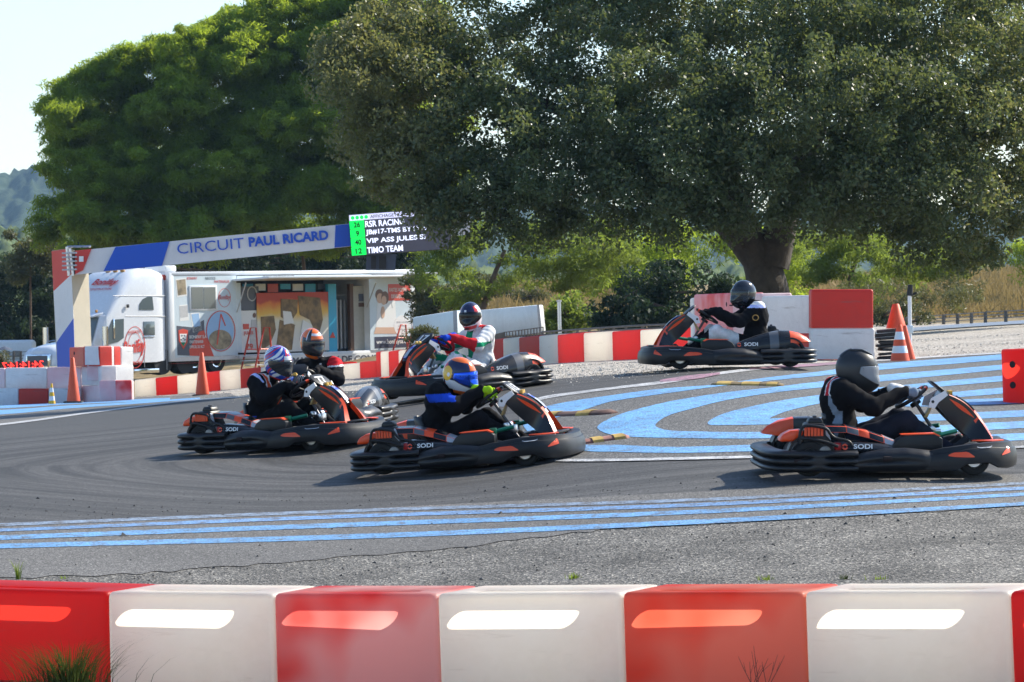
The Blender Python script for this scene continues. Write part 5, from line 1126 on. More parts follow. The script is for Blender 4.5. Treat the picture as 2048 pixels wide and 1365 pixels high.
# ================================================================== start gantry
GD = 106.0
gan = thing('start_gantry', 'red, white and blue start gantry with grey post reading CIRCUIT PAUL RICARD', 'gantry', loc=tuple(P(140, 790, GD)))
GI = Vector(gan.location)
def gp(px, py, D): return tuple(P(px, py, D)-GI)
M_gw = mat('gantry_white', (.70, .68, .67), .5, var=.07, vscale=1.2, dirt=.12); M_gr = mat('gantry_red', (.62, .04, .03), .5); M_gb = mat('gantry_blue', (.0, .075, .50), .45); M_gs = mat('gantry_side', (.46, .42, .33), .55, var=.1, vscale=.8, dirt=.15)
def slab(nm, pix, D0, D1, m, par=gan, bevel=0):
    n = len(pix); mb = MB(); mb.add([gp(x, y, D0) for x, y in pix]+[gp(x, y, D1) for x, y in pix], [tuple(range(n-1, -1, -1)), tuple(range(n, 2*n))]+[(i, (i+1) % n, n+(i+1) % n, n+i) for i in range(n)]); return mb.build(nm, m, par, bevel=bevel)
def postq(a, b, c, d, nm, m, off=0):                              # quad on the painted post face (D runs 106.7 .. 105.7)
    def q(x, y): xl = 103+(y-502)/298*14; xr = 140+(y-497)/303*12; return gp(x, y, 106.7-(x-xl)/(xr-xl)-.03)
    pts = [q(*p) for p in (a, b, c, d)]; pts2 = [tuple(Vector(p)+Vector((0, .03, 0))) for p in pts]
    MB().hexa(pts, pts2).build(nm, m, gan)
MB().hexa([gp(117, 800, 106.7), gp(152, 800, 105.7), gp(187, 800, 106.5), gp(152, 800, 107.5)], [gp(103, 502, 106.7), gp(140, 497, 105.7), gp(176, 512, 106.5), gp(140, 505, 107.5)]).build('post', M_gs, gan)
postq((103, 503), (141, 497), (143, 549), (107, 583), 'post_panel', M_gr, .02); postq((107, 583), (143, 549), (147, 637), (113, 685), 'post_panel', M_gw, .02); postq((113, 685), (147, 637), (152, 798), (117, 798), 'post_panel', M_gb, .02)
btop = lambda x: float(np.interp(x, [140, 330, 690, 940], [503, 482.5, 448.5, 424])); bbot = lambda x: float(np.interp(x, [140, 330, 690, 940], [551, 533.5, 494.5, 469]))
bm_ = slab('beam', [(150, bbot(150)), (940, bbot(940)), (940, btop(940)), (150, btop(150))], 105.5, 106.4, M_gw)
slab('beam_panel', [(150, 549), (166, 541), (183, 498), (150, 502)], 105.46, 105.5, M_gr, bm_)
slab('beam_panel', [(207, bbot(207)-2), (324, bbot(324)-2), (339, btop(339)+1.5), (231, btop(231)+1.5)], 105.46, 105.5, M_gb, bm_)
slab('beam_panel', [(669, bbot(669)-1), (720, bbot(720)-1), (720, btop(720)+1), (671, btop(671)+1)], 105.46, 105.5, M_gb, bm_)
def gtext(s, px, py, sp, m, **k):
    o = Vector(gp(px, py, 105.44)); x = Vector(gp(px+60, py-5.6, 105.44))-o; ftext(s, k.pop('w')/FPX*105.4, sp/FPX*105.4, m, frame(o, x, (-.02, 0, 1)), bm_, **k)
gtext('CIRCUIT', 421, 492.3, 21, M_gb, w=134); gtext('PAUL RICARD', 577, 477.5, 20, M_gb, bold=.04, w=160)
# lattice and fixing rods at the corner
mb = MB(); [mb.tube([gp(136, 497+k*9, 105.55), gp(142, 501+k*9, 105.55)], .02, 5) for k in range(6)]; mb.tube([gp(134, 494, 105.5), gp(138, 552, 105.5)], .045, 6).tube([gp(140, 497, 105.45), gp(146, 552, 105.45)], .035, 6); mb.build('truss_upright', M_alu, gan)
mb = MB(); [mb.tube([gp(124, 507+k*8.3, 105.4), gp(154, 506+k*8.3, 105.4)], .022, 5) for k in range(5)]; mb.build('fixing_rods', M_tgreyw, gan)
mb = MB(); mb.tube([gp(134, 494, 105.6), gp(182, 493, 105.6)], .03, 5).tube([gp(134, 494, 106.4), gp(182, 493, 106.4)], .03, 5); [mb.tube([gp(136+k*5, 494, 105.6 if k % 2 else 106.4), gp(141+k*5, 494, 106.4 if k % 2 else 105.6)], .02, 5) for k in range(9)]; mb.build('truss_top', M_alu, gan)
slab('bracket', [(158, 524), (167, 524), (167, 513), (158, 513)], 105.3, 105.45, M_paper)
# ---- LED scoreboard
M_scr = mat('screen_dark', (.035, .035, .05), .5, emit=.6); M_scw = mat('screen_white', (.75, .78, .95), .5, emit=.75); M_scg = mat('screen_green', (.0, .75, .08), .5, emit=.8); M_scl = mat('screen_lilac', (.62, .62, .82), .5, emit=.55)
brd = thing('scoreboard', 'LED scoreboard with green number boxes and white team names hanging on the gantry beam', 'scoreboard', loc=tuple(P(698, 512, 105)))
BI = Vector(brd.location); bo = P(698, 431, 105)-BI; bx_ = (P(862, 418.6, 105)-BI-bo); BWd = bx_.length; bx_.normalize(); by_ = (P(704, 513, 105)-BI-bo); BHt = by_.length; by_.normalize()
bn_ = by_.cross(bx_).normalized()                                        # towards the camera
if bn_.y > 0: bn_ = -bn_
PXM = FPX/105
def bb(x, y, d): return tuple(bo+bx_*(x/PXM)+by_*(y/PXM)+bn_*d)
def brect(nm, x0, y0, x1, y1, d0, d1, m): return MB().hexa([bb(x0, y0, d0), bb(x1, y0, d0), bb(x1, y1, d0), bb(x0, y1, d0)], [bb(x0, y0, d1), bb(x1, y0, d1), bb(x1, y1, d1), bb(x0, y1, d1)]).build(nm, m, brd)
brect('cabinet', -1, -1, 200, 82, -.4, 0, M_tblk); brect('screen', 0, 11.5, 198, 81.5, 0, .02, M_scr); brect('header', 0, 0, 198, 11.5, 0, .02, M_scl)
for k in range(4):
    brect('number_box', 0, 12+k*17.5, 29, 28.5+k*17.5, .02, .035, M_scg)
    ftext(('26', '9', '40', '12')[k], (6.5 if k == 1 else 13)/PXM, 11/PXM, M_tblk, frame(bb(14.5, 20.3+k*17.5, .05), bx_, -by_), brd, bold=.03)
    ftext(('RSR RACING', 'JB#17-TMS BY SVM', 'VIP ASS JULES SI', 'TIMO TEAM')[k], (78, 122, 118, 72)[k]/PXM, 12.5/PXM, M_scw, frame(bb(31, 20.3+k*17.5, .03), bx_, -by_), brd, bold=.022, align='LEFT')
    MB().add([bb(7+k*9+3.6*math.cos(a), 6+3.8*math.sin(a), .03) for a in np.linspace(0, 6.283, 17)[:-1]], [tuple(range(16))]).build('status_light', M_scg, brd)
ftext('AFFICHAGE NUM DEPART', 106/PXM, 6.5/PXM, M_tdark, frame(bb(42, 6, .03), bx_, -by_), brd, align='LEFT', bold=.01)
spk = tag(slab('loudspeaker', [(732, 541), (790, 541), (793, 508), (733, 511)], 105.2, 106.1, mat('speaker_slate', (.04, .055, .09), .5, var=.2), None), 'dark slate loudspeaker cabinet below the scoreboard', 'loudspeaker'); spk.location = GI
for a, b in ((742, 752), (758, 772)): slab('speaker_grille', [(a, 538), (b, 538), (b, 513), (a, 513)], 105.15, 105.2, M_tblk, spk)
slab('speaker_mount', [(760, 513), (766, 513), (766, 490), (760, 490)], 105.7, 105.9, M_tblk, spk)
# ---- red clock display on the block stack
M_led = mat('red_led', (.95, .03, .02), .5, emit=1.6); M_ledp = mat('dark_red_panel', (.10, .005, .006), .5)
clk = thing('clock_display', 'dark red LED clock display with bright red digits on the left barrier stack', 'clock', loc=tuple(P(45, 738, 98.6))); CI = Vector(clk.location)
cq = lambda x, y, D: tuple(P(x, y, D)-CI)
MB().hexa([cq(4, 739, 98.6), cq(84, 737, 98.6), cq(84, 722, 98.6), cq(5, 727, 98.6)], [cq(4, 739, 98.9), cq(84, 737, 98.9), cq(84, 722, 98.9), cq(5, 727, 98.9)]).build('panel', M_ledp, clk)
o_ = Vector(cq(46, 730.5, 98.58)); me = text_mesh('24:14:14:7', 12.5/FPX*98.5/.7, M_led, bold=.004, sx=1.12); me.transform(Matrix.Diagonal((-1, 1, 1, 1))); me.transform(frame(o_, Vector(cq(80, 728.6, 98.58))-o_, (0, 0, 1))); obj('digits', me, clk)
# ================================================================== trees and shrubs
def leaf_mat(name, col, tcol, transl=.35, rough=.5, spec=.4):
    m = mat(name, col, rough, spec=spec, transl=transl, tcol=tcol); t = m.node_tree; L = t.links.new; p = t.nodes['Principled BSDF']
    tc = nd(t, 'ShaderNodeTexCoord'); n = nd(t, 'ShaderNodeTexNoise'); n.inputs['Scale'].default_value = .9; n.inputs['Detail'].default_value = 6; n.inputs['Roughness'].default_value = .75; L(tc.outputs['Object'], n.inputs['Vector'])
    c = ramp(t, n.outputs['Fac'], [(.3, [q*.6 for q in col]), (.55, col), (.75, [q*1.5 for q in col])]); L(c, p.inputs['Base Color'])
    for x in t.nodes:
        if x.type == 'BSDF_TRANSLUCENT': L(ramp(t, n.outputs['Fac'], [(.3, [q*.6 for q in tcol]), (.55, tcol), (.75, [min(1, q*1.4) for q in tcol])]), x.inputs[0])
    return m
def leaves(C, size, aspect, up=0., jitter=.25):
    """diamond leaves at the points C"""
    n = len(C); d = RNG.normal(0, 1, (n, 3)); d[:, 2] += up; d /= np.linalg.norm(d, axis=1)[:, None]
    a = RNG.normal(0, 1, (n, 3)); b = np.cross(d, a); b /= np.linalg.norm(b, axis=1)[:, None]
    s = size*np.exp(RNG.normal(0, jitter, n))[:, None]
    if aspect <= .3:                                              # needles and blades: slim triangles
        return np.stack([C-d*s*.5-b*s*aspect*.5, C-d*s*.5+b*s*aspect*.5, C+d*s*.5], 1).reshape(-1, 3), np.arange(3*n).reshape(-1, 3)
    V = np.stack([C-d*s*.5, C+b*s*aspect*.5, C+d*s*.5, C-b*s*aspect*.5], 1).reshape(-1, 3)
    return V, np.arange(4*n).reshape(-1, 4)
M_bark = mat('oak_bark', (.055, .045, .036), .9, var=.5, vscale=5, bump=.9, bscale=14); M_bark2 = mat('pine_bark', (.13, .085, .06), .9, var=.4, vscale=4, bump=.8, bscale=10)
def limb(mb, pts, r0, r1, n=8):
    q = resample(pts, 10); mb.tube([tuple(p) for p in q], list(np.linspace(r0, r1, 10)), n)
def clumps(c, r, n, shell=.55):
    """n points in an ellipsoid, biased to its skin"""
    d = RNG.normal(0, 1, (n, 3)); d /= np.linalg.norm(d, axis=1)[:, None]; k = RNG.uniform(shell, 1, n)[:, None]; return np.array(c)+d*k*np.array(r)
def tree(name, label, base, trunk, lobes, leafm, per, size, aspect, bark=M_bark2, clump_r=.4, nclump=30, up=.1, cat='tree', shell=.5, branches=True, flat=.7, group=None, own=False):
    """lobes: (centre, radii); every lobe is a set of leaf clumps"""
    base = Vector(base); root = thing(name, label, cat, loc=tuple(base), group=group); B = np.array(base)
    mb = MB()
    if trunk:
        for pts, r0, r1 in trunk: limb(mb, [tuple(Vector(p)-base) for p in pts], r0, r1)
    C = []
    for c, r in lobes:
        cc = np.array(c)-B; vol = max(r); k = max(3, int(nclump*(r[0]*r[2])**.7))
        q = clumps(cc, r, k, shell); C.append(q)
        if branches and trunk:
            st = np.array(trunk[0][0][-1])-B
            limb(mb, [tuple(st), tuple(st*.45+cc*.55+RNG.normal(0, .15, 3)), tuple(cc)], max(.04, trunk[0][2]*.5), .03, 6)
    C = np.concatenate(C); off = RNG.normal(0, 1, (len(C), per, 3)); off /= np.linalg.norm(off, axis=2)[..., None]; off *= (RNG.uniform(.15, 1, (len(C), per, 1))**.5)*clump_r*RNG.uniform(.6, 1.25, (len(C), 1, 1)); off[..., 2] *= flat
    pts = (C[:, None]+off).reshape(-1, 3)
    V, F = leaves(pts, size, aspect, up); obj('crown', np_mesh('crown', V, F, leafm), root)
    if mb.v: mb.build('trunk', bark, root, smooth=60)
    return root
# ---- the big holm oak
OD = 80.0
M_oak = leaf_mat('oak_leaf', (.066, .100, .046), (.20, .24, .06), .36, .42, .45)
ob = P(1535, 705, OD); ob.z = H(ob.x, ob.y)-.1
tp = lambda x, y, D=OD: tuple(P(x, y, D))
oak_tr = [([tuple(ob), tp(1542, 650), tp(1538, 590), tp(1522, 525), tp(1500, 478), tp(1470, 400)], .55, .24), ([tp(1540, 530), tp(1560, 460), tp(1580, 380), tp(1640, 250)], .40, .18), ([tp(1524, 540), tp(1470, 470), tp(1415, 420), tp(1320, 350, 79), tp(1200, 260, 78)], .28, .12), ([tp(1480, 420), tp(1440, 300), tp(1430, 120)], .30, .15), ([tp(1570, 420), tp(1700, 330, 79), tp(1850, 240, 78)], .24, .09), ([tp(1200, 260, 78), tp(1000, 170, 79), tp(820, 120, 80), tp(720, 110, 80)], .12, .03), ([tp(1000, 170, 79), tp(880, 250, 79), tp(800, 300, 79)], .07, .02)]
oak_l = []
def OL(x, y, D, rx, ry, rz): oak_l.append((tp(x, y, D), (rx, ry, rz)))
for x, y, D, rx, ry, rz in ((720, 170, 79, 1.0, 1.3, .9), (690, 120, 80, .6, .8, .5), (770, 110, 80, 1.0, 1.5, .9), (760, 280, 79, .9, 1.2, 1.0), (830, 60, 81, 1.3, 1.8, .9), (820, 200, 79, 1.3, 1.6, 1.2), (850, 330, 78, 1.2, 1.5, 1.0), (745, 350, 78.5, .35, .5, .45), (900, 430, 77.5, .8, 1.2, .7), (930, 130, 80, 1.3, 1.8, 1.0), (960, 260, 78, 1.4, 1.8, 1.3), (970, 390, 77, 1.3, 1.5, 1.0), (1060, 80, 82, 1.2, 1.6, .9),
                     (1080, 210, 78, 1.3, 1.8, 1.2), (1100, 340, 76.5, 1.5, 1.6, 1.2), (1060, 440, 77, 1.1, 1.2, .6), (1200, 120, 79, 1.3, 1.8, 1.2), (1220, 270, 76.5, 1.5, 1.7, 1.3), (1230, 400, 76, 1.5, 1.5, .9), (1200, 20, 82, 1.4, 2, 1.0), (1340, 60, 80, 1.5, 2, 1.2), (1350, 200, 76.5, 1.5, 1.8, 1.3), (1360, 340, 75.5, 1.6, 1.6, 1.2), (1380, 435, 76, 1.3, 1.2, .55), (1480, 90, 78, 1.6, 2, 1.3), (1490, 240, 75.5, 1.5, 1.8, 1.3), (1500, 370, 75.5, 1.4, 1.5, .95), (1620, 60, 78, 1.6, 2, 1.3), (1620, 210, 75.5, 1.6, 1.8, 1.3), (1640, 350, 75.5, 1.6, 1.6, 1.0), (1620, 430, 77, 1.0, 1.2, .5),
                     (1760, 70, 78, 1.6, 2, 1.3), (1760, 220, 76, 1.6, 1.8, 1.4), (1770, 360, 76, 1.5, 1.6, 1.0), (1760, 440, 78, 1.2, 1.2, .5), (1890, 80, 78, 1.6, 2, 1.4), (1900, 240, 77, 1.5, 1.8, 1.4), (1900, 390, 77, 1.4, 1.6, 1.1), (1890, 480, 78, 1.0, 1.1, .5), (1950, 520, 78, .6, .8, .4), (2020, 80, 79, 1.6, 2, 1.4), (2030, 260, 78, 1.5, 1.8, 1.4), (2030, 420, 78, 1.3, 1.5, .9), (2160, 120, 80, 1.6, 2, 1.5), (2150, 320, 79, 1.4, 1.8, 1.3), (2240, 220, 80, 1.2, 1.6, 1.2),
                     (950, -60, 83, 1.5, 2, 1.2), (1150, -110, 84, 1.6, 2.2, 1.3), (1350, -110, 82, 1.8, 2.4, 1.5), (1560, -120, 81, 1.8, 2.4, 1.6), (1780, -120, 81, 1.8, 2.4, 1.6), (2000, -100, 82, 1.8, 2.2, 1.5), (1450, -260, 83, 2.2, 2.6, 1.6), (1700, -270, 83, 2.2, 2.6, 1.6), (1500, 100, 85, 3.5, 2, 2.5), (1800, 120, 85, 3.2, 2, 2.5), (1750, 300, 83.5, 3.0, 1.5, 1.4)): OL(x, y, D, rx, ry, rz)
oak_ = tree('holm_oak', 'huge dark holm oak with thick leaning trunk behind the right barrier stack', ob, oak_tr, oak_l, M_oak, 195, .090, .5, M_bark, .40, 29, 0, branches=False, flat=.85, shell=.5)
oc_ = [c for c in oak_.children if c.name.startswith('crown')][0].data; oc_.materials.append(leaf_mat('sunlit_oak_leaf', (.125, .138, .058), (.32, .32, .09), .40, .42, .45))   # sunlight on the outer boughs, put into a paler leaf colour
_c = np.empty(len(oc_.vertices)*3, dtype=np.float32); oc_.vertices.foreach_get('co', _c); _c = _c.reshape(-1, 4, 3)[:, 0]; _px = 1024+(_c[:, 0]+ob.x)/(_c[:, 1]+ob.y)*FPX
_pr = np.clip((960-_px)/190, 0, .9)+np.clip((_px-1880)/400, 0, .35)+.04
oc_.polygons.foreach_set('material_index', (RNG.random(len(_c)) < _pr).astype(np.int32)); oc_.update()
# ---- the tall pines behind the trailer
M_pine = leaf_mat('pine_needles', (.105, .175, .026), (.46, .58, .045), .55, .6, .25); M_pine2 = leaf_mat('pale_pine_needles', (.10, .15, .03), (.36, .46, .06), .45, .6, .25); M_cyp = leaf_mat('dark_evergreen', (.022, .045, .022), (.06, .10, .03), .25, .6, .25); M_shr = leaf_mat('olive_shrub', (.08, .095, .04), (.2, .2, .06), .3, .5, .3); M_dry = leaf_mat('dry_grass_blade', (.30, .22, .10), (.35, .26, .1), .3, .8, .1)
def pine(label, D, trunkpx, lobes, basepx, m=M_pine, per=110, ncl=24, size=.28, cr=.46, flat=.55, name='pine_tree'):
    b = P(basepx[0], basepx[1], D); b.z = H(b.x, b.y)-.1; s = D/FPX
    tr = [([tuple(b)]+[tuple(P(x, y, D)) for x, y in trunkpx], .15*D/180+.03, .06)] if trunkpx else None
    L_ = [(tuple(P(x, y, D+dd)), (rx*s, max(rx, ry)*s*.95, ry*s)) for x, y, rx, ry, dd in lobes]
    return tree(name, label, b, tr, L_, m, per, size, .16, M_bark2, cr, ncl, .55, shell=.6, flat=flat, branches=False)
random.seed(3)
def lobeset(outline, n, rx, ry, dmax):
    """lobes scattered inside an outline of (x, y top, y bottom); those low in the crown stand nearer"""
    out = []
    xs = [o[0] for o in outline]
    for k in range(n):
        for _ in range(40):
            x = random.uniform(xs[0], xs[-1]); t = np.interp(x, xs, [o[1] for o in outline]); b_ = np.interp(x, xs, [o[2] for o in outline]); f = (k+.5)/n
            y = t+(b_-t)*f
            if b_-t > ry: break
        sc = random.uniform(.75, 1.25); out.append((x, max(y, t+ry*sc*.8), rx*sc, ry*sc, random.uniform(-1, .6)*dmax+2-f*2.5))
    return out
pine('tall spreading pine, left of the two behind the trailer, against the sky', 178, [(330, 640), (340, 560), (350, 500)], lobeset([(135, 190, 420), (160, 160, 480), (200, 130, 500), (260, 100, 500), (330, 75, 500), (400, 50, 500), (470, 30, 500), (540, 15, 480)], 120, 58, 36, 4) + [(122, 190, 32, 34, 0), (118, 260, 30, 40, 0), (170, 160, 36, 24, 0), (96, 430, 34, 36, -1), (84, 470, 28, 28, -1), (122, 310, 26, 30, 0), (420, 70, 60, 34, 0), (500, 40, 60, 34, 0), (330, 100, 56, 34, 0), (250, 120, 50, 30, 0), (200, 150, 44, 30, 0)], (320, 760), ncl=26)
pine('tall pine filling the gap between the other pine and the oak', 179, [(620, 640), (610, 560), (605, 500)], lobeset([(470, 20, 490), (540, -10, 500), (600, -20, 500), (680, -30, 490), (760, -20, 470), (840, 0, 440), (900, 20, 400)], 110, 58, 36, 4) + [(560, 10, 64, 36, 0), (640, -5, 64, 36, 0), (720, 0, 64, 36, 0), (500, 60, 60, 36, -1), (560, 250, 66, 36, -4), (640, 240, 60, 34, -4), (600, 90, 60, 40, 0), (660, 130, 60, 40, 0), (600, 170, 60, 40, 0), (680, 60, 60, 40, 0), (700, 180, 60, 40, 0), (620, 300, 60, 40, 0), (680, 330, 60, 40, 0), (560, 130, 60, 40, 0), (730, 260, 50, 40, 0)], (630, 760), ncl=26)
pine('pale green pine left of the oak trunk with a low spreading crown', 140, [(960, 640), (985, 560), (1010, 500)], lobeset([(830, 480, 560), (900, 450, 600), (980, 430, 570), (1060, 420, 590), (1140, 430, 600), (1200, 440, 560), (1240, 460, 520)], 34, 46, 26, 3), (950, 690), M_pine2, 90, 22, .22, .42)
pine('bright green pine right of the oak trunk', 130, [(1690, 640), (1700, 560), (1720, 500)], lobeset([(1580, 465, 560), (1650, 450, 575), (1730, 455, 580), (1800, 450, 570), (1870, 450, 560), (1930, 470, 530)], 32, 44, 24, 3), (1690, 690), M_pine2, 90, 22, .2, .4)
pine('dim green pine directly behind the oak trunk', 150, [(1420, 640), (1420, 560)], lobeset([(1230, 470, 560), (1300, 440, 600), (1380, 440, 620), (1460, 450, 620), (1560, 460, 620), (1620, 480, 620)], 26, 52, 34, 3), (1420, 690), M_pine, 80, 18, .24, .5)
pine('brownish low pine branch spreading behind the red barrier block', 122, [(1800, 640), (1790, 600)], lobeset([(1690, 560, 620), (1760, 560, 640), (1840, 555, 640), (1930, 560, 610)], 14, 40, 18, 2), (1800, 690), M_shr, 70, 16, .16, .35)
pine('pine sprig at the right edge below the oak crown', 150, [(2060, 620), (2060, 540)], lobeset([(1990, 480, 540), (2060, 460, 560), (2140, 460, 560)], 10, 44, 26, 2), (2060, 680), M_pine, 80, 18, .22, .45)
def bush(name, label, D, lobes, m, per=110, ncl=26, size=.13, cr=.35, aspect=.4, basepx=None, up=.1):
    s = D/FPX; x0, y0 = basepx or (lobes[0][0], lobes[0][1]); b = P(x0, y0, D); b.z = H(b.x, b.y)-.05
    tr = [([tuple(b), tuple(b+Vector((.05, 0, .35))), tuple(P(lobes[0][0], lobes[0][1], D))], .07, .04)]
    return tree(name, label, b, tr, [(tuple(P(x, y, D+dd)), (rx*s, rx*s, ry*s)) for x, y, rx, ry, dd in lobes], m, per, size, aspect, M_bark2, cr, ncl, up, cat='shrub', shell=.35)
bush('evergreen_hedge', 'dark evergreen hedge at the left edge behind the white truck', 190, [(-60, 610, 90, 90, 0), (40, 600, 80, 80, 0), (20, 650, 90, 60, -1), (100, 620, 60, 80, 0), (70, 560, 50, 40, 0), (150, 620, 60, 90, 2), (-20, 560, 50, 40, 0), (20, 530, 30, 26, 2), (60, 680, 70, 40, 0), (-40, 690, 80, 40, 0)], M_cyp, 110, 20, .22, .55, .3, (40, 730), .5)
bush('evergreen_hedge', 'dark understory hedge between the trailer roof and the pines', 196, [(x, random.uniform(490, 540), 60, 50, random.uniform(-3, 3)) for x in range(150, 840, 42)]+[(x, 590, 60, 60, 0) for x in range(170, 840, 60)], M_cyp, 110, 16, .24, .6, .3, (480, 730), .5)
bush('olive_tree', 'small olive green tree between the hedge and the tall pine', 184, [(60, 500, 34, 30, 0), (90, 520, 40, 40, 0), (40, 540, 30, 30, 0), (20, 470, 0.1, .1, 0)], M_shr, 110, 30, .15, .4, .4, (60, 730), .3)
bush('dark_bush', 'broad dark green bush left of the oak trunk behind the far kart', 112, [(1260, 590, 70, 50, 0), (1340, 580, 70, 56, 0), (1420, 590, 60, 56, 0), (1300, 640, 80, 40, -1), (1220, 640, 50, 34, 0), (1400, 640, 70, 40, -1), (1460, 620, 50, 50, 0), (1480, 660, 60, 40, 0), (1340, 540, 40, 26, 1)], M_cyp, 120, 26, .14, .36, .4, (1330, 690))
bush('leafy_bush', 'fresh green bush beside the short grey pole', 120, [(1130, 620, 44, 34, 0), (1160, 640, 40, 30, 0), (1100, 640, 34, 26, 0), (1120, 655, 50, 20, 0)], M_pine2, 120, 30, .12, .32, .45, (1130, 690))
bush('oleander_bush', 'small oleander bush with pale flowers right of the semi-trailer', 100, [(860, 690, 34, 30, 0), (835, 680, 20, 30, 0), (885, 695, 28, 22, 0), (850, 660, 16, 14, 0), (900, 700, 20, 18, 0)], M_shr, 140, 40, .11, .22, .28, (860, 745), .5)
bush('scrub_bush', 'yellowish scrub behind the white box trailer', 150, [(930, 590, 60, 26, 0), (880, 600, 50, 30, 0), (970, 570, 40, 26, 0), (850, 630, 40, 30, 0), (840, 580, 40, 30, 0)], M_shr, 120, 26, .15, .4, .35, (900, 680))
bush('thorn_bush', 'small brown thorn bush behind the orange cones', 105, [(1790, 630, 36, 30, 0), (1820, 610, 24, 30, 0), (1760, 640, 26, 26, 0), (1840, 640, 20, 20, 0)], M_shr, 100, 26, .10, .3, .35, (1790, 680))
bush('broom_bush', 'dry yellow broom at the left edge beside the truck bonnet', 140, [(4, 720, 16, 26, 0), (-14, 720, 18, 24, 0)], M_shr, 120, 40, .11, .25, .2, (0, 760), .8)
# dry slopes: tufts of straw-coloured grass
def tufts(name, label, n, areas, m, size, aspect=.12):
    C = []
    for (x0, x1, D0, D1) in areas:
        k = n//len(areas); D = RNG.uniform(D0, D1, k); x = RNG.uniform(x0, x1, k); X = (x-1024)/FPX*D; C.append(np.stack([X, D, Hn(X, D)+size*.35], 1))
    C = np.concatenate(C); V, F = leaves(C, size, aspect, 2.2, .4); return tag(obj(name, np_mesh(name, V, F, m)), label, 'grass', kind='stuff')
tufts('dry_grass', 'straw-coloured dry grass covering the far slopes', 60000, [(1500, 2300, 128, 262), (900, 1300, 150, 262)], M_dry, .55)
for k, (x, y, D) in enumerate(((1880, 610, 190), (1960, 590, 210), (2040, 610, 180), (1850, 580, 225), (2000, 560, 240), (1060, 590, 200), (1020, 580, 215), (1160, 575, 230))):
    bush('garrigue_shrub', ('low olive shrub on the dry slope, nearest to the oak cones', 'round shrub halfway up the dry slope at the right', 'green shrub at the right edge of the dry slope', 'high shrub on the dry slope just right of the pine', 'highest shrub on the dry slope at the right', 'shrub on the dry slope above the white box trailer', 'second shrub on the dry slope above the box trailer', 'shrub on the dry slope above the grey pole')[k], D, [(x, y, 26, 12, 0), (x+16, y+5, 20, 9, 0), (x-18, y+4, 18, 9, 0)], M_shr, 90, 14, .2, .45, .3, (x, y+14))
# ---- far hills
def hill_mat(name, a, b):
    m = mat(name, a, .95, spec=.05); t = m.node_tree; L = t.links.new; p = t.nodes['Principled BSDF']; tc = nd(t, 'ShaderNodeTexCoord'); v = nd(t, 'ShaderNodeTexNoise'); v.inputs['Scale'].default_value = .09; v.inputs['Detail'].default_value = 6; L(tc.outputs['Object'], v.inputs['Vector'])
    L(ramp(t, v.outputs['Fac'], [(.35, a), (.65, b)]), p.inputs['Base Color']); return m
def hill(name, D, ridge, ybase, m, bump):
    xs = np.arange(-900, 3000, 9); rows = 30; rx = [r[0] for r in ridge]; ry = [r[1] for r in ridge]
    X = np.zeros((rows, len(xs))); Y = X.copy(); Z = X.copy()
    for i in range(rows):
        f = i/(rows-1); Dd = D*(1-.28*(1-f))
        for j, x in enumerate(xs):
            zt = P(x, np.interp(x, rx, ry), D).z; zb = P(x, ybase, D*.72).z; X[i, j] = (x-1024)/FPX*Dd; Y[i, j] = Dd; Z[i, j] = zb+(zt-zb)*(f**.9)
    N_ = RNG.random(Z.shape); N_ = (N_+np.roll(N_, 1, 0)+np.roll(N_, -1, 0)+np.roll(N_, 1, 1)+np.roll(N_, -1, 1))/5; Z += (N_-.5)*bump*D/1000
    return tag(obj(name, grid_mesh(name, X, Y, Z, m, smooth=True)), kind='structure')
hill('hill', 2600, [(-900, 300), (-200, 330), (0, 350), (60, 334), (120, 325), (300, 330), (700, 380), (1400, 420), (3000, 400)], 620, hill_mat('hill_forest', (.022, .04, .025), (.06, .085, .05)), 7)
hill('hill', 950, [(-900, 420), (-200, 440), (0, 452), (120, 462), (400, 500), (900, 540), (3000, 520)], 640, hill_mat('hill_scrub', (.04, .07, .025), (.12, .15, .06)), 9)
# ================================================================== cones, kerbs, fences and other small things
M_cone = mat('cone_orange', (.80, .10, .03), .5, var=.1, vscale=6, dirt=.12, transl=.1, tcol=(.9, .15, .04)); M_cwh = mat('cone_white', (.75, .75, .75), .5, dirt=.15, var=.05); M_cyl = mat('cone_yellow', (.75, .42, .02), .5); M_crub = mat('cone_base_rubber', (.03, .03, .03), .8)
def cone(name, label, px, py, top, D, rb, bands=None, base=True, tilt=0., group='traffic cones', bm=None):
    p = P(px, py, D); h = (py-top)/FPX*D; root = thing(name, label, 'cone', loc=tuple(p), group=group); root.rotation_euler = (0, R(tilt), 0)
    z0 = .04 if base else 0
    if base: MB().box(-rb*1.35, rb*1.35, -rb*1.35, rb*1.35, 0, z0).build('base', bm or M_crub, root, bevel=.012)
    rt = rb*.26; r_at = lambda f: rb+(rt-rb)*f
    bands = bands or [(0, 1, M_cone)]
    for a, b, m in bands:
        pr = [(r_at(a), z0+(h-z0)*a), (r_at(b), z0+(h-z0)*b)]
        if b >= 1: pr += [(rt*.8, h+.008), (rt*.75, h-.02)]
        MB().lathe(pr, 28, cap=(b < 1)).build('cone_body' if len(bands) == 1 else 'band', m, root, smooth=45)
    return root
cone('traffic_cone', 'tall plain orange cone on black base before the left barrier stack', 147, 806, 716, 94, .16)
cone('traffic_cone', 'tall plain orange cone on black base before the trailer wheels', 405, 792.5, 706, 92, .16)
cone('striped_cone', 'small yellow and white striped cone left of the tall orange cone', 104, 808, 768, 95, .085, [(0, .16, M_cyl), (.16, .38, M_cwh), (.38, .58, M_cyl), (.58, .80, M_cwh), (.80, 1, M_cyl)], base=False)
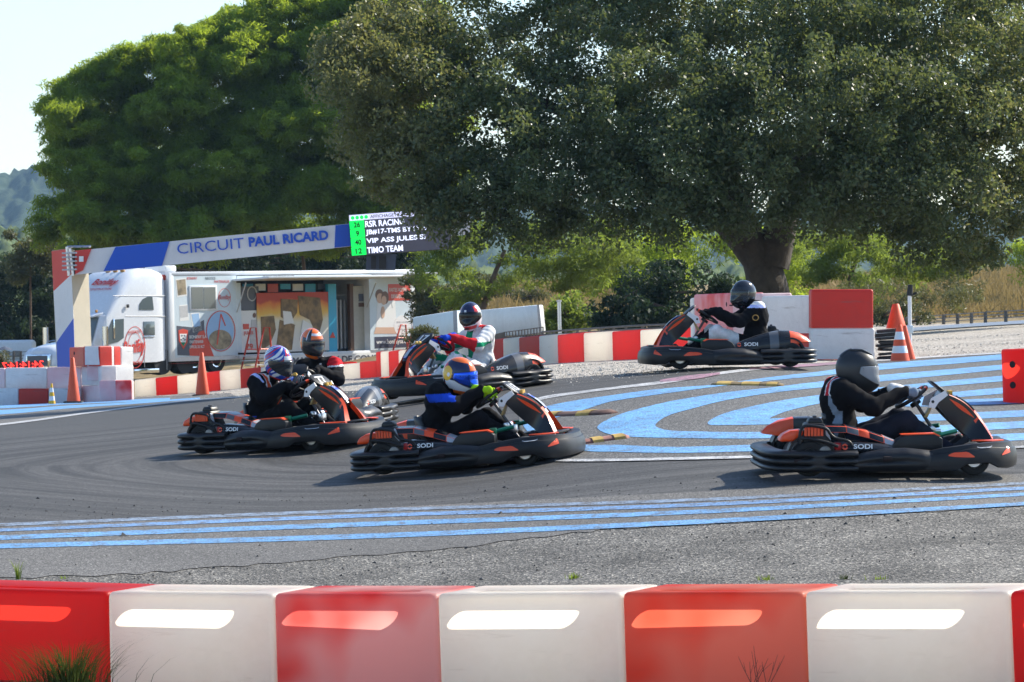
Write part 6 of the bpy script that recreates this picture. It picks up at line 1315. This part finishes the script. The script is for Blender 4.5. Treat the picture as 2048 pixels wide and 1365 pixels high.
# the heap of cones at the right stack: a nest of stacked cones, a striped one, a leaning one
st = thing('cone_stack', 'stack of nested orange cones with ragged black bases beside the right barrier stack', 'cone', loc=tuple(P(1783, 718, 52.6)), group='traffic cones')
for k in range(8): MB().box(-.17+random.uniform(-.02, .02), .13, -.16, .16, k*.05+.003, k*.05+.038).build('stacked_base', M_crub, st, bevel=.008).rotation_euler = (R(random.uniform(-3, 3)), R(random.uniform(-4, 4)), random.uniform(-.2, .2))
MB().lathe([(.135, .40), (.045, .715), (.036, .722), (.034, .70)], 28, cap=False).build('cone_body', M_cone, st, smooth=45).location.x = .07
cone('striped_cone', 'orange cone with two white bands in front of the stacked cones', 1800, 722, 651, 50.8, .125, [(0, .22, M_cone), (.22, .42, M_cwh), (.42, .60, M_cone), (.60, .82, M_cwh), (.82, 1, M_cone)], base=False)
cone('traffic_cone', 'worn plain orange cone leaning right of the striped cone', 1818, 720, 652, 51.6, .085, base=False, tilt=-6)
cone('traffic_cone', 'tip of an orange cone lying under the farthest kart', 1363, 748, 733, 51, .09, base=False)
# red water-filled cylinder at the right edge
cp_ = G(2052, 806); cyl = thing('plastic_drum', 'red plastic drum with two round holes at the right edge of the photo', 'drum', loc=tuple(cp_)); D_ = cp_.y; rr0 = 46/FPX*D_; hh0 = 108/FPX*D_
MB().lathe([(rr0*1.0, 0), (rr0*.99, .02), (rr0, hh0*.5), (rr0*1.02, hh0-.03), (rr0*1.0, hh0-.008), (rr0*.93, hh0), (rr0*.66, hh0), (rr0*.62, hh0-.02), (rr0*.60, hh0-.06)], 48, cap=False).build('shell', M_pr, cyl, smooth=50)
for z in (hh0*.34, hh0*.72):
    a = R(-90-40); MB().lathe([(0, 0), (.034, 0), (.034, .004), (0, .004)], 18, 'X').build('pin_hole', M_hole, cyl).matrix_local = Matrix.Translation((rr0*1.012*math.cos(a), rr0*1.012*math.sin(a), z)) @ Matrix.Rotation(a, 4, 'Z')
# wheel-stop kerb logs on the island
M_log = mat('kerb_log_rubber', (.16, .085, .065), .8, var=.45, vscale=5, dirt=.4); M_logy = mat('kerb_log_yellow', (.45, .30, .08), .7, var=.4, vscale=9)
def log(label, a, b, hpx, mcol=M_log, ys=()):
    A, B = G(*a), G(*b); d = B-A; L_ = d.length; x = d.normalized(); n = gnormal((A.x+B.x)/2, (A.y+B.y)/2); y = n.cross(x).normalized(); M = Matrix((x, y, x.cross(y))).transposed().to_4x4(); M.translation = A
    h = hpx/FPX*A.y; root = thing('kerb_log', label, 'kerb', mat=M, group='low kerb logs on the painted island')
    sec = lambda s: [(-.10*s, 0), (-.085*s, h*.6*s), (-.05*s, h*s), (.05*s, h*s), (.085*s, h*.6*s), (.10*s, 0)]
    xs = np.linspace(0, L_, 14); MB().rings([[(q, u, v+.003) for u, v in sec(.55 if i in (0, 13) else .9+.1*random.random())] for i, q in enumerate(xs)]).build('log', mcol, root, bevel=.004)
    for f0, f1 in ys: MB().rings([[(f*L_, u, v+.005) for u, v in ((-.105, 0), (-.09, h*.62), (-.052, h*1.05), (.052, h*1.05))] for f in (f0, f1)], False, False).build('yellow_patch', M_logy, root)
log('dark kerb log right behind the nose of kart 113', (1062, 836), (1229, 829), 9, ys=((.22, .38), (.62, .78)))
log('reddish kerb log at the nose of kart 113 pointing right', (1150, 892), (1257, 877), 10, mat('kerb_log_red', (.30, .13, .10), .8, var=.4, vscale=6, dirt=.3), ys=((.30, .5), (.7, .9)))
log('yellow-brown kerb log farthest back on the painted island', (1424, 772), (1566, 774), 8, mat('kerb_log_ochre', (.20, .14, .06), .8, var=.5, vscale=7, dirt=.4), ys=((.1, .3), (.45, .7), (.8, .95)))
# white box trailers in the background
bx0 = thing('box_trailer', 'plain white box trailer parked behind kart 17', 'trailer', loc=tuple(P(1010, 685, 118))); bi = Vector(bx0.location); bq = lambda x, y, D: tuple(P(x, y, D)-bi)
MB().hexa([bq(955, 676, 121), bq(1084, 668, 116), bq(1092, 668, 119), bq(968, 676, 124)], [bq(955, 621, 121), bq(1078, 610, 116), bq(1086, 610, 119), bq(968, 621, 124)]).build('box', M_tw, bx0, bevel=.04)
MB().hexa([bq(1078, 668, 115.9), bq(1084.5, 668, 115.9), bq(1084.5, 668, 116), bq(1078, 668, 116)], [bq(1074, 610, 115.9), bq(1078.5, 610, 115.9), bq(1078.5, 610, 116), bq(1074, 610, 116)]).build('corner_post', M_tgreyw, bx0)
MB().hexa([bq(960, 690, 121), bq(1080, 684, 117), bq(1084, 684, 118), bq(966, 690, 123)], [bq(960, 677, 121), bq(1080, 670, 117), bq(1084, 670, 118), bq(966, 677, 123)]).build('chassis', M_tblk, bx0)
bx1 = thing('box_trailer', 'bluish white covered trailer between the exhibition trailer and kart 17', 'trailer', loc=tuple(P(870, 710, 126))); bi = Vector(bx1.location)
MB().hexa([bq(826, 705, 128), bq(916, 690, 122), bq(936, 690, 126), bq(846, 705, 131)], [bq(826, 635, 128), bq(914, 621, 122), bq(934, 621, 126), bq(846, 633, 131)]).build('box', M_tpale, bx1, bevel=.05)
MB().hexa([bq(908, 690, 121.9), bq(916, 690, 121.9), bq(916, 690, 122), bq(908, 690, 122)], [bq(906, 622, 121.9), bq(914, 621, 121.9), bq(914, 621, 122), bq(906, 622, 122)]).build('corner_post', M_tgreyw, bx1)
cv = thing('caravan', 'white caravan at the left edge behind the truck bonnet', 'caravan', loc=tuple(P(20, 735, 172))); bi = Vector(cv.location)
MB().hexa([bq(-80, 735, 172), bq(66, 733, 172), bq(74, 733, 175), bq(-72, 735, 175)], [bq(-80, 682, 172), bq(64, 680, 172), bq(72, 680, 175), bq(-72, 682, 175)]).build('body', M_tw, cv, bevel=.15, seg=3)
for x in (-30, 5, 26): MB().hexa([bq(x, 714, 171.9), bq(x+14, 714, 171.9), bq(x+14, 714, 172), bq(x, 714, 172)], [bq(x, 702, 171.9), bq(x+14, 702, 171.9), bq(x+14, 702, 172), bq(x, 702, 172)]).build('window', M_glass, cv)
for x in (-20, 40): MB().lathe([(.1, -.1), (.3, -.1), (.32, 0), (.3, .1), (.1, .1)], 20, 'Y', bq(x, 737, 171.9)).build('wheel', M_tblk, cv)
# fences
M_fen = mat('fence_wood', (.16, .14, .12), .85, var=.3, vscale=5); M_wire = mat('fence_wire', (.25, .25, .25), .5, metal=.6)
def fence(label, pts, Ds, hpx, nposts, rails=2, post=.05, wire=True, m=M_fen):
    root = thing('fence', label, 'fence', loc=tuple(P(*pts[0], Ds[0]))); o = Vector(root.location)
    for k in range(nposts):
        f = k/(nposts-1)*(len(pts)-1); i = min(int(f), len(pts)-2); t = f-i; x = pts[i][0]*(1-t)+pts[i+1][0]*t; y = pts[i][1]*(1-t)+pts[i+1][1]*t; D = Ds[i]*(1-t)+Ds[i+1]*t
        a = P(x, y, D)-o; b = P(x, y-hpx, D)-o; MB().tube([tuple(a-Vector((0, 0, .2))), tuple(b)], post, 6).build('post', m, root)
    for r in range(rails):
        f = .35+.6*r/max(1, rails-1)
        MB().tube([tuple(P(x, y-hpx*f, D)-o) for (x, y), D in zip(pts, Ds)], .012 if wire else post*.7, 5).build('wire' if wire else 'rail', M_wire if wire else m, root)
fence('wire fence on wooden posts below the dry slope at the right', [(1745, 660), (1850, 654), (1980, 645), (2200, 634)], [112, 108, 104, 100], 22, 15, 3)
fence('low wooden rail fence behind the barrier row right of the box trailer', [(1085, 676), (1170, 670), (1260, 664), (1400, 658)], [104, 100, 96, 92], 12, 12, 2, .04, False)
fence('dark picket fence in front of the white box trailer', [(985, 688), (1010, 682), (1086, 672)], [106, 106, 104], 18, 26, 2, .018, False)
fence('wire fence behind the bonnet of the truck at the left edge', [(-60, 742), (20, 738), (70, 735)], [150, 150, 150], 34, 8, 4)
pl_ = thing('short_pole', 'short grey metal pole standing before the fresh green bush', 'pole', loc=tuple(P(1120, 668, 108))); o_ = Vector(pl_.location)
MB().tube([(0, 0, -.5), tuple(P(1118, 604, 108)-o_)], .055, 10).build('shaft', M_alu, pl_, smooth=60); MB().lathe([(.07, 0), (.07, .04), (0, .05)], 10, 'Z', tuple(P(1118, 604, 108)-o_)).build('cap', M_tgreyw, pl_)
wp_ = thing('camera_pole', 'white pole with black camera head behind the orange cones', 'pole', loc=tuple(P(1820, 690, 62))); o_ = Vector(wp_.location)
MB().tube([(0, 0, -.2), tuple(P(1819, 590, 62)-o_)], .03, 10).build('shaft', M_tw, wp_, smooth=60); MB().tube([tuple(P(1819, 592, 62)-o_), tuple(P(1821, 570, 62)-o_)], [.05, .04], 10).build('head', M_tblk, wp_, smooth=60)
MB().tube([tuple(P(1816, 594, 62)-o_), tuple(P(1833, 586, 62)-o_)], .018, 6).build('bracket', M_tblk, wp_); MB().box(-.05, .05, -.05, .05, .18, .30).build('junction_box', M_tpale, wp_, bevel=.01)
umb = thing('parasol', 'small grey parasol beside the caravan at the left edge', 'parasol', loc=tuple(P(9, 740, 146))); o_ = Vector(umb.location)
MB().tube([(0, 0, 0), tuple(P(9, 700, 146)-o_)], .03, 8).build('pole', M_tw, umb); c_ = P(9, 697, 146)-o_; MB().lathe([(.32, -.06), (.2, .0), (.02, .07)], 14, 'Z', tuple(c_), cap=False).build('canopy', M_tdark, umb)
# weeds round the foreground wall
M_grass = leaf_mat('grass_blade', (.03, .05, .015), (.09, .12, .025), .3, .6, .2); M_weed = leaf_mat('weed_leaf', (.10, .15, .025), (.3, .4, .05), .4, .6, .2); M_twig = mat('dry_twig', (.10, .07, .05), .9)
def tuft(name, label, p, n, h, spread, m, wid=.006, lean=.5):
    V = []; F = []
    for k in range(n):
        a = random.uniform(0, 6.283); r = abs(random.gauss(0, .35))*spread; b = Vector((r*math.cos(a), r*math.sin(a)*.6, 0)); L_ = h*random.uniform(.45, 1.1); d = Vector((math.cos(a), math.sin(a), 0))*lean*random.uniform(.2, 1.2)*L_; s = Vector((-math.sin(a), math.cos(a), 0)).lerp(Vector((1, 0, 0)), .5)*wid
        i = len(V)
        for f in (0, .4, .75): q = b+d*f*f+Vector((0, 0, L_*f*(1-.25*f*lean))); V += [q-s*(1-f*.8), q+s*(1-f*.8)]
        V.append(b+d+Vector((0, 0, L_*(1-.3*lean)))); F += [(i, i+1, i+3, i+2), (i+2, i+3, i+5, i+4), (i+4, i+5, i+6, i+6)]
    mb = MB(); mb.v = [tuple(v) for v in V]; mb.f = [f if f[2] != f[3] else f[:3] for f in F]; mb.m = [0]*len(mb.f)
    o = mb.build(name, m, None, smooth=0); o.location = p; return tag(o, label, 'plant')
gp_ = P(140, 1392, 22.3)
tuft('grass_tuft', 'bushy dark green grass tuft at the foot of the red block, bottom left', gp_, 620, .40, .36, M_grass, .0035, .75)
for k, (x, y, n, h, lab, m) in enumerate(((36, 1160, 26, .16, 'small upright weed behind the red block at the left edge', M_weed), (1150, 1158, 40, .05, 'tiny green weed behind the wall, middle of the photo', M_weed), (1532, 1161, 30, .045, 'tiny weed behind the orange block of the wall', M_weed), (1690, 1160, 24, .05, 'tiny weed behind the white block at the right', M_grass), (1760, 1160, 26, .04, 'last tiny weed behind the wall towards the right edge', M_weed), (125, 1158, 14, .03, 'very small weed sprout behind the red block', M_weed))):
    g = G(x, y); tuft('weed', lab, g, n, h, .09 if h < .1 else .03, m, .004, .4)
for x, lab, hh in ((1520, 'thin bare twigs before the faded orange block', .22), (320, 'thin dry stalks before the white block beside the grass tuft', .12), (600, 'single bent stalk before the bleached red block', .10)):
    p = P(x, 1385, 21.4); p.z = H(p.x, p.y); root = MB()
    for k in range(9):
        a = random.uniform(-.9, .9); b = Vector((random.uniform(-.05, .05), random.uniform(-.02, .02), 0)); q = b+Vector((a*hh*.5, 0, hh*random.uniform(.5, 1))); root.tube([tuple(b), tuple((b+q)/2+Vector((a*.01, 0, .01))), tuple(q)], [.0022, .0016, .0008], 5)
        root.tube([tuple((b+q)/2), tuple((b+q)/2+Vector((a*.05+random.uniform(-.03, .03), 0, .05)))], [.0014, .0007], 5)
    o = root.build('dry_stalks', M_twig, None); o.location = p; tag(o, lab, 'plant')
# ================================================================== haze: pale air from the camera to the far hills
hz = bpy.data.materials.new('haze_air'); hz.use_nodes = True; t = hz.node_tree; t.nodes.remove(t.nodes['Principled BSDF']); pv = nd(t, 'ShaderNodeVolumePrincipled'); pv.inputs['Color'].default_value = (.45, .70, 1, 1); pv.inputs['Density'].default_value = .00010; pv.inputs['Anisotropy'].default_value = 0.
t.links.new(pv.outputs[0], t.nodes['Material Output'].inputs['Volume'])
hbx = MB().box(-1400, 1400, -60, 2900, -3, 180).build('haze', hz, None, smooth=0); tag(hbx, 'pale bluish haze hanging before the far hills', 'haze', kind='stuff')
